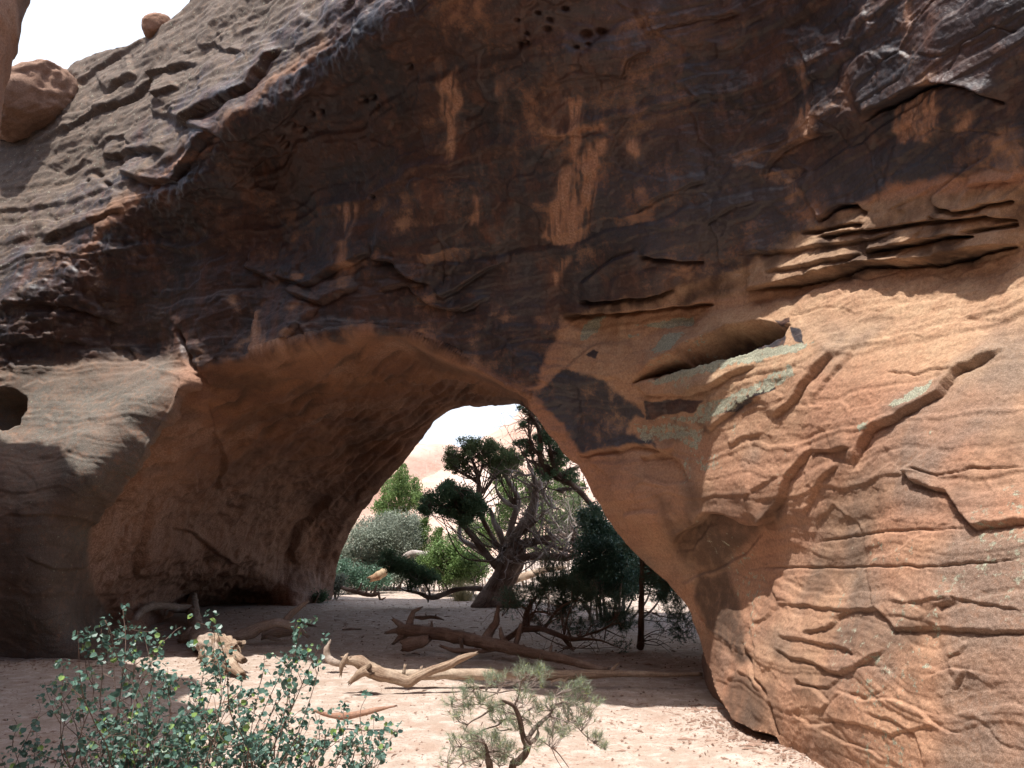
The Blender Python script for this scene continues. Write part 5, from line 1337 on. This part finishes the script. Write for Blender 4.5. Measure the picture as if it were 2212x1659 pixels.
shrub('dark_shrub', 'large dark green leafy shrub in shade behind the slim pine trunk', 'shrub', 'y4', [(950, 250, 110, 130), (1000, 450, 180, 110), (1250, 450, 230, 160), (1400, 300, 140, 130), (1150, 600, 170, 90), (1100, 120, 110, 140), (1080, -60, 110, 120), (1000, -20, 100, 120), (1350, 620, 120, 80), (1500, 500, 120, 110), (1300, 150, 100, 120), (1250, 700, 160, 60), (1000, 620, 150, 70), (1120, 720, 190, 45), (1400, 720, 150, 45), (1450, 640, 110, 70), (900, 560, 90, 60), (1700, 520, 120, 120), (1820, 680, 100, 90), (860, 660, 90, 50), (700, 620, 90, 50)], 18.5, L_SHADE, 'leaf', 1.7, .05, .5, 40, .8)
shrub('grey_bush', 'tall silvery grey green bush beyond the left side of the arch opening', 'bush', 'y3', [(300, 250, 140, 140), (500, 150, 190, 120), (700, 150, 190, 140), (850, 250, 140, 110), (400, 350, 190, 110), (950, 150, 110, 110), (300, 480, 150, 95), (500, 450, 140, 110), (480, 40, 170, 90), (700, 20, 180, 100), (880, -10, 130, 90), (620, 320, 150, 100), (180, 420, 90, 120), (960, 20, 80, 90), (620, 450, 150, 100), (780, 400, 130, 110), (880, 500, 120, 100), (700, 560, 130, 80), (960, 400, 110, 110)], 30.0, L_SAGE, 'leaf', 2.2, .055, .6, 60, .9)
shrub('dark_bush', 'dark leafy bush at the left foot of the tall silvery bush', 'bush', 'y3', [(180, 500, 90, 80), (260, 560, 110, 70), (390, 570, 110, 70), (120, 600, 60, 60), (520, 560, 90, 80), (300, 640, 120, 40), (450, 640, 110, 36), (160, 660, 80, 34), (640, 610, 90, 50)], 28.0, L_SHADE, 'leaf', 2.2, .055, .3, 14, .5)  # dark leaves, spread low to stand in for shade under the bushes
shrub('small_bush', 'tiny green tuft growing against the foot of the far left pillar', 'bush', 'y3', [(130, 650, 50, 70), (105, 715, 40, 36), (160, 610, 40, 40)], 25.2, L_SAGE, 'leaf', 2.6, .05, .1, 8, .3)
shrub('small_bush', 'tiny dark plant on the sand at the inner cave wall', 'bush', 'y6', [(2150, 110, 45, 36), (2190, 95, 30, 30)], 23.6, L_JUND, 'leaf', 3.0, .045, .05, 4, .2)
shrub('green_shrub', 'bright yellow green shrub left of the old juniper trunk', 'shrub', 'y3', [(1300, 300, 120, 90), (1450, 350, 140, 105), (1600, 400, 140, 100), (1400, 500, 120, 80), (1700, 450, 110, 80), (1560, 520, 100, 70), (1350, 600, 75, 55), (1450, 590, 120, 55), (1640, 560, 110, 55), (1280, 480, 90, 80)], 26.5, L_GREEN, 'leaf', 2.0, .06, .4, 24, .6)
shrub('green_shrub', 'smaller green shrub in front of the bleached humped log', 'shrub', 'y3', [(1150, 420, 105, 75), (1080, 470, 70, 60), (1230, 470, 80, 60), (1180, 560, 90, 50)], 27.2, L_GREEN, 'leaf', 2.0, .055, .3, 12, .5)
shrub('conical_juniper', 'small cone shaped young juniper, the taller and left one of two', 'shrub', 'y3', [(1095, -60, 26, 50), (1092, 0, 48, 50), (1090, 80, 70, 60), (1085, 160, 85, 60), (1085, 240, 90, 50)], 29.0, L_GREEN, 'juniper', 1.6, .055, .1, 0)
shrub('conical_juniper', 'shorter cone shaped young juniper close right of the taller one', 'shrub', 'y3', [(1250, 70, 36, 40), (1245, 140, 60, 50), (1245, 210, 75, 50)], 29.2, L_GREEN, 'juniper', 1.6, .055, .1, 0)
pb = shrub('pinyon_pine', 'olive green pine standing against the pale rock hill behind the silvery bush', 'tree', 'y1', [(840, 930, 48, 62), (800, 1050, 105, 75), (900, 1060, 95, 65), (720, 1130, 105, 75), (850, 1160, 140, 85), (1000, 1150, 75, 75), (700, 1280, 115, 75), (600, 1330, 95, 55), (950, 1270, 115, 95), (800, 1330, 120, 70), (650, 1420, 85, 48), (750, 1450, 115, 48), (1040, 1220, 60, 60)], 36.0, L_GREEN, 'juniper', 1.05, .085, .5, 20, 1.0, None, BARK)
shrub('background_juniper', 'sunlit olive juniper seen through the bare limbs of the old juniper', 'tree', 'y2', [(60, 1000, 120, 110), (150, 1150, 130, 110), (60, 1280, 110, 100), (250, 900, 90, 90), (-60, 1400, 130, 120), (480, 1250, 130, 120), (600, 1050, 120, 110), (500, 900, 100, 90), (350, 1050, 110, 110), (700, 900, 110, 100), (850, 1050, 110, 110), (480, 700, 90, 80), (620, 720, 80, 70)], 31.0, L_GREEN, 'juniper', .9, .075, .5, 40, .9)
shrub('background_juniper', 'olive juniper growing low behind the right hand limbs of the old juniper', 'tree', 'y2', [(680, 1350, 130, 110), (780, 1420, 170, 110), (620, 1480, 120, 90), (900, 1500, 120, 100), (560, 1600, 130, 80), (850, 1200, 110, 120), (750, 1250, 110, 100), (980, 1400, 110, 120), (420, 1650, 120, 80), (350, 1450, 110, 90)], 29.5, L_JUN, 'juniper', 1.0, .07, .4, 40, .8)
shrub('background_juniper', 'dusty olive bush low behind the fork of the old juniper', 'tree', 'y3', [(1700, 100, 150, 110), (1600, 20, 120, 90), (1850, 170, 100, 90), (1450, 200, 100, 80), (1750, 230, 100, 60)], 31.5, L_JUN, 'juniper', .9, .075, .4, 40, .9)
# dry grass beside the trunk
g0 = at(*T('y3', [(1530, 690)])[0], 24.6)
gr_ = MB()
nb_ = 520
ang_ = rng.random(nb_) * 2 * math.pi; lean = .18 + .5 * rng.random(nb_) ** 1.5
dr = np.stack([np.cos(ang_) * lean, np.sin(ang_) * lean, np.ones(nb_)], -1); dr /= np.linalg.norm(dr, axis=1)[:, None]
bs = np.array([g0[0], g0[1], 0]) + np.stack([rng.normal(size=nb_) * .13, rng.normal(size=nb_) * .13, np.zeros(nb_)], -1)
needles(gr_, bs, dr, .35 + .45 * rng.random(nb_), .012)
go = gr_.build('grass_tuft', L_DRY, None, False)
tag(go, 'straw coloured dry grass tuft at the foot of the bright green shrub', 'grass tuft')

# ------------------------------------------------------------------ leafy shrub in the foreground
def round_leaves(B, c, nrm, size):
    n = len(c)
    a = np.cross(nrm, rand_dirs(n)); a /= np.linalg.norm(a, axis=1)[:, None] + 1e-9
    b = np.cross(nrm, a)
    s = size[:, None]
    fold = (.12 + .2 * rng.random(n))[:, None] * s
    p0 = c - a * s * .5; p3 = c + a * s * .5
    V = np.stack([p0, c - a * s * .3 + b * s * .40 + nrm * fold, c + a * s * .18 + b * s * .46 + nrm * fold, p3,
                  c + a * s * .18 - b * s * .46 + nrm * fold, c - a * s * .3 - b * s * .40 + nrm * fold], 1)
    i = np.arange(n)[:, None] * 6
    q = np.concatenate([i + np.array([[0, 3, 2, 1]]), i + np.array([[0, 5, 4, 3]])])
    B.add(V.reshape(-1, 3), q)
STEM = wood_material('shrub_stem', (.17, .115, .09), (.10, .065, .05), (.22, .16, .13), .9, .4)
def leafy_shrub(name, label, tips, base_x, base_d, spread, d0, dj, seedn, lo=None, leafmul=1.0):
    root = thing(name, label, 'shrub', (base_x, base_d, 0))
    Bs = MB(); LC = []; LN = []; LS = []
    def put(p, dr, k):
        for _ in range(k):
            o_ = rand_dirs(1)[0]
            LC.append(p + o_ * .016 + rng.normal(size=3) * .005)
            n_ = o_ * .6 + np.array([0, -.35, .55]) + rng.normal(size=3) * .45
            LN.append(n_ / np.linalg.norm(n_)); LS.append((.010 + .017 * rng.random() ** 1.3) * leafmul)
    def shoot(p, dr, ln, r0, gen):
        m = max(4, int(ln / .035)); pts = [[*p, r0]]
        for i in range(m):
            dr = dr + rng.normal(size=3) * .16 + np.array([0, 0, .05]); dr /= np.linalg.norm(dr)
            p = p + dr * ln / m
            pts.append([*p, r0 * (1 - .75 * (i + 1) / m)])
            if rng.random() < .8: put(p, dr, rng.integers(1, 3))
            if gen > 0 and rng.random() < .16:
                d2 = dr * .7 + rand_dirs(1)[0] * .9; d2 /= np.linalg.norm(d2)
                shoot(p.copy(), d2, ln * (.35 + .3 * rng.random()), r0 * .55, gen - 1)
        put(p, dr, 2)
        tube(Bs, np.array(pts), 5, 2, .1, end=1)
    for (x, y) in tips:
        (X, Y), = T('z6', [(x, y)])
        e = at(X, Y, d0 + rng.normal() * dj)
        b_ = np.array([base_x + (e[0] - base_x) * .45 + rng.normal() * spread, base_d + rng.normal() * spread, 0.0])
        n = 9
        ts = np.linspace(0, 1, n)
        wv = rng.normal(size=(n, 3)) * .022; wv[0] = wv[-1] = 0
        path = b_ * (1 - ts[:, None]) + e * ts[:, None] + wv
        path[:, 0] += (e[0] - b_[0]) * .18 * (ts ** 2 - ts); path[:, 2] += .10 * np.sin(ts * math.pi) * .6
        r = np.linspace(.0048, .0010, n)
        c_ = tube(Bs, np.column_stack([path, r]), 6, 5, .15, end=1)
        for k in range(int(len(c_) * .30), len(c_)):
            f = k / len(c_)
            if rng.random() < .38: put(c_[k, :3], None, rng.integers(1, 3))
            if rng.random() < .22:
                tg_ = c_[min(k + 1, len(c_) - 1), :3] - c_[k - 1, :3]; tg_ /= np.linalg.norm(tg_) + 1e-9
                d2 = tg_ * .6 + rand_dirs(1)[0] * .8; d2 /= np.linalg.norm(d2)
                shoot(c_[k, :3], d2, (.08 + .15 * rng.random()) * (1.15 - .5 * f), .0018, 1)
        put(e, None, 6)
    Bs.build('stems', STEM, root)
    Bl = MB()
    round_leaves(Bl, np.array(LC), np.array(LN), np.array(LS))
    Bl.build('leaves', L_BUSH, root, False)
    print(name, 'leaves', len(LC))
    return root
tips = [(680, 190), (580, 250), (430, 310), (350, 500), (275, 630), (560, 300), (705, 290), (800, 345), (880, 390), (620, 420), (740, 470), (900, 560), (480, 430), (330, 640), (440, 760),
        (1175, 235), (1130, 500), (1200, 430), (1260, 520), (1340, 560), (1450, 545), (1040, 590), (1090, 700), (1180, 620), (1250, 660), (1140, 780), (1330, 640),
        (1790, 350), (1665, 275), (1640, 420), (1600, 490), (1765, 510), (1700, 560), (1600, 620), (1560, 760), (1500, 850),
        (2030, 665), (1900, 740), (1890, 850), (2100, 880), (2030, 960), (1740, 760), (1420, 710), (1350, 800), (1960, 900), (1800, 850), (1680, 820),
        (560, 800), (650, 830), (760, 800), (860, 760), (950, 700), (700, 900), (820, 880), (930, 840), (1030, 850), (1120, 900), (600, 950), (1240, 870), (1320, 930), (1420, 900), (1560, 930), (1660, 920), (1780, 960), (1880, 980), (2120, 1010), (980, 960), (860, 980), (740, 990), (1100, 1000), (1200, 990), (1480, 1000), (540, 900)]
tips += [(560 + 560 * rng.random(), 760 + 260 * rng.random()) for _ in range(10)] + [(1100 + 950 * rng.random(), 840 + 200 * rng.random()) for _ in range(8)]
leafy_shrub('leafy_shrub', 'large round leaved dark green shrub filling the lower left foreground', tips, -1.1, 3.2, .16, 3.2, .22, 1)
leafy_shrub('leafy_shrub', 'low clump of round dark green leaves cut off in the bottom left corner', [(10, 1020), (70, 945), (130, 930), (190, 985), (250, 1010), (330, 975), (160, 1040), (-40, 970), (345, 1030)], -2.0, 3.5, .12, 3.5, .15, 2)

# ------------------------------------------------------------------ two pine seedlings in the sun
def seedling(label, d, stems, twigs_, clumps, mat=L_SAP, base=None):
    b_ = limb('y7', [stems[0][0]], d)[0]
    root = thing('pine_seedling', label, 'small pine', (float(b_[0]), float(d), 0.0))
    Ls = []
    for i, s_ in enumerate(stems):
        B = MB()
        arr = limb('y7', [p + (d + .03 * k * ((i % 3) - 1),) for k, p in enumerate(s_)])
        if i == 0:
            g = arr[0].copy(); g[2] = -.03; g[3] *= 1.2
            arr = np.vstack([g, arr])
        Ls.append(tube(B, arr, 10 if i == 0 else 7, 7, .2, .06, 1.0, 25.0, seed=i, end=.5))
        B.build('trunk' if i == 0 else 'branch', BARK if i == 0 else TWIG, root)
    Bt = MB(); Bn = MB()
    for s_ in twigs_:
        Ls.append(tube(Bt, limb('y7', [p + (d + .02 * k,) for k, p in enumerate(s_)]), 6, 5, .15, end=1))
    an = np.vstack([l[:, :3] for l in Ls])
    sc = 800 / 4096.0 * d / FOC
    for (x, y, r) in clumps:
        (X, Y), = T('y7', [(x, y)])
        c = at(X, Y, d + rng.normal() * .09)
        R_ = r * sc
        nsh = int(3 + r / 15)
        k = np.argmin(((an - c) ** 2).sum(1))
        for j in range(nsh):
            st_ = c + rng.normal(size=3) * R_ * .38
            dr = (st_ - an[k]); dr = dr / (np.linalg.norm(dr) + 1e-6) * .5 + rand_dirs(1)[0] * .45 + np.array([0, 0, .55]); dr /= np.linalg.norm(dr)
            e = st_ + dr * (.030 + .025 * rng.random())
            m_ = .5 * (an[k] + st_) + rng.normal(size=3) * .012
            tube(Bt, np.array([[*an[k], .0022], [*m_, .0015], [*st_, .0011], [*e, .0006]]), 4, 3, .1)
            m = 22
            s_ = rng.random(m)[:, None]
            nd = dr * .75 + rand_dirs(m) * .75; nd /= np.linalg.norm(nd, axis=1)[:, None]
            needles(Bn, st_ + (e - st_) * s_, nd, .030 + .026 * rng.random(m), .0021)
    Bt.build('twigs', TWIG, root)
    Bn.build('needles', mat, root, False)
    return root
seedling('small crooked green pine seedling standing in the sunlit sand', 5.0,
    [[(960, 1340, 40), (1040, 1230, 40), (1112, 1140, 38), (1132, 1050, 42), (1095, 985, 34), (1070, 880, 28), (1050, 780, 26), (1020, 690, 24), (980, 620, 20), (920, 585, 18), (860, 560, 12)],
     [(905, 582, 16), (820, 602, 14), (740, 645, 13), (640, 722, 9), (500, 800, 7), (450, 870, 5), (418, 945, 3)],
     [(1128, 1000, 26), (1200, 885, 24), (1300, 785, 20), (1380, 720, 14), (1440, 610, 10), (1540, 590, 8), (1620, 620, 6), (1745, 552, 4)],
     [(985, 625, 14), (1035, 500, 9), (1055, 400, 8), (1075, 330, 7), (1160, 270, 5)],
     [(1140, 1040, 24), (1215, 990, 22), (1250, 930, 18), (1245, 880, 8)]],
    [[(1120, 425, 7), (1040, 432, 8), (900, 455, 8), (800, 472, 7), (600, 442, 5), (560, 370, 3)], [(1265, 985, 7), (1400, 1080, 7), (1480, 1150, 6), (1590, 1300, 4)], [(1420, 740, 10), (1560, 790, 7), (1650, 815, 6), (1750, 925, 6), (1880, 1030, 6), (2015, 1085, 3)],
     [(1022, 760, 10), (880, 772, 10), (805, 832, 9), (650, 882, 7), (540, 962, 6), (370, 1078, 3)], [(965, 872, 8), (835, 892, 7), (795, 862, 4)], [(1060, 770, 8), (1090, 710, 6), (1145, 668, 3)], [(1060, 780, 8), (1110, 762, 7), (1155, 780, 5)], [(800, 475, 6), (700, 520, 5), (600, 560, 4)], [(1400, 1080, 5), (1450, 1200, 4), (1520, 1310, 3)], [(1450, 600, 8), (1445, 540, 6), (1430, 495, 3)], [(760, 640, 8), (640, 600, 6), (470, 610, 4)]],
    [(700, 330, 60), (780, 340, 90), (840, 330, 80), (1040, 280, 70), (1100, 260, 80), (1180, 300, 100), (1265, 250, 75), (1290, 370, 85), (470, 450, 70), (530, 420, 70), (420, 600, 120), (480, 650, 120), (370, 740, 85), (300, 620, 60), (600, 570, 90), (680, 620, 90), (800, 720, 100), (840, 660, 80), (740, 700, 80), (1040, 550, 100), (1110, 540, 90), (1010, 760, 85), (950, 800, 85), (1000, 880, 70), (900, 720, 70), (1300, 620, 85), (1400, 640, 105), (1500, 700, 125), (1600, 620, 120), (1700, 560, 90), (1650, 430, 80), (1690, 400, 50), (1550, 480, 85), (1800, 490, 60), (1750, 700, 105), (1810, 770, 85), (1600, 780, 105), (1450, 830, 105), (1500, 950, 80), (1370, 950, 70), (1200, 680, 75), (1240, 830, 75), (1240, 1060, 75), (1880, 600, 50), (1720, 830, 60), (1830, 960, 60), (1900, 1020, 60), (1980, 1080, 60), (1400, 880, 80), (1560, 880, 70)])
seedling('tiny bushy pine seedling at the left of the crooked one', 4.9,
    [[(715, 1340, 38), (700, 1240, 34), (690, 1170, 28), (680, 1090, 18), (670, 1040, 8)], [(690, 1180, 14), (590, 1160, 10), (520, 1100, 7), (400, 1060, 5)], [(700, 1160, 12), (800, 1120, 9), (900, 1170, 7), (980, 1200, 4)]],
    [[(600, 1170, 9), (540, 1210, 9), (440, 1240, 8), (360, 1310, 4)], [(660, 1130, 7), (650, 1200, 5), (620, 1290, 3)], [(720, 1200, 6), (820, 1290, 5), (800, 1340, 3)], [(400, 1060, 5), (320, 1090, 3)], [(380, 1250, 4), (250, 1250, 3)]],
    [(520, 1030, 120), (480, 980, 80), (620, 1060, 120), (600, 990, 90), (740, 1030, 125), (760, 980, 80), (850, 1110, 115), (930, 1150, 100), (1000, 1190, 70), (300, 1090, 75), (340, 1000, 60), (420, 1180, 70), (240, 1250, 75), (660, 1180, 120), (780, 1180, 110), (560, 1280, 85), (870, 1270, 65), (720, 1110, 100), (860, 1040, 80)])

# ------------------------------------------------------------------ crumbs of bark, needles and pebbles on the sand
Bd = MB()
n = 9000
xs = rng.uniform(-7, 3.5, n); ys = 5.0 + 20 * rng.random(n) ** 1.6
okm = (xs < 0.26 * ys + .2) & (xs > -.7 * ys)
xs, ys = xs[okm], ys[okm]
tb = rng.random(1300)                                            # more of it drifted against the foot of the arch
by_ = 5.4 + 3.6 * tb
bx_ = np.interp(by_, [5.4, 6.0, 7.0, 7.7, 8.6, 9.0], [2.45, 2.36, 2.22, 2.05, 2.0, 1.95]) - np.abs(rng.normal(size=1300)) * .28 + .05
tl_ = rng.random(500); ly_ = 12.2 + .35 * rng.normal(size=500) - .3; lx_ = -8.0 + 3.0 * tl_
xs = np.concatenate([xs, bx_, lx_]); ys = np.concatenate([ys, by_, ly_]); n = len(xs)
hull = np.array([[0, 1, 2], [0, 2, 3], [0, 3, 1], [1, 2, 4], [2, 3, 4], [3, 1, 4]])
sz = (.004 + .013 * rng.random(n) ** 4)[:, None, None]
base_ = np.array([[0, 0, 1], [1, 0, 0], [-.5, .9, 0], [-.5, -.9, 0], [0, 0, -.6]])[None] * sz * (0.7 + .6 * rng.random((n, 5, 1)))
base_[..., :2] *= 1 + .8 * rng.random((n, 1, 1))
long_ = rng.random(n) < .22
an_ = rng.random(n) * 6.28
st_ = np.where(long_, 3.5 * rng.random(n) + 2, 0)[:, None] * base_[..., 0]
base_[..., 0] += st_ * np.cos(an_)[:, None]; base_[..., 1] += st_ * np.sin(an_)[:, None]
base_ += np.stack([xs, ys, gz(xs, ys) + .004], -1)[:, None]
Bd.add(base_.reshape(-1, 3), None, (hull[None] + 5 * np.arange(n)[:, None, None]).reshape(-1, 3))
deb = Bd.build('pebbles', wood_material('pebble', (.27, .175, .13), (.36, .25, .20), (.22, .14, .105)), None, False)
tag(deb, 'small reddish pebbles and crumbs of bark scattered over the sand', 'pebbles', kind='stuff')
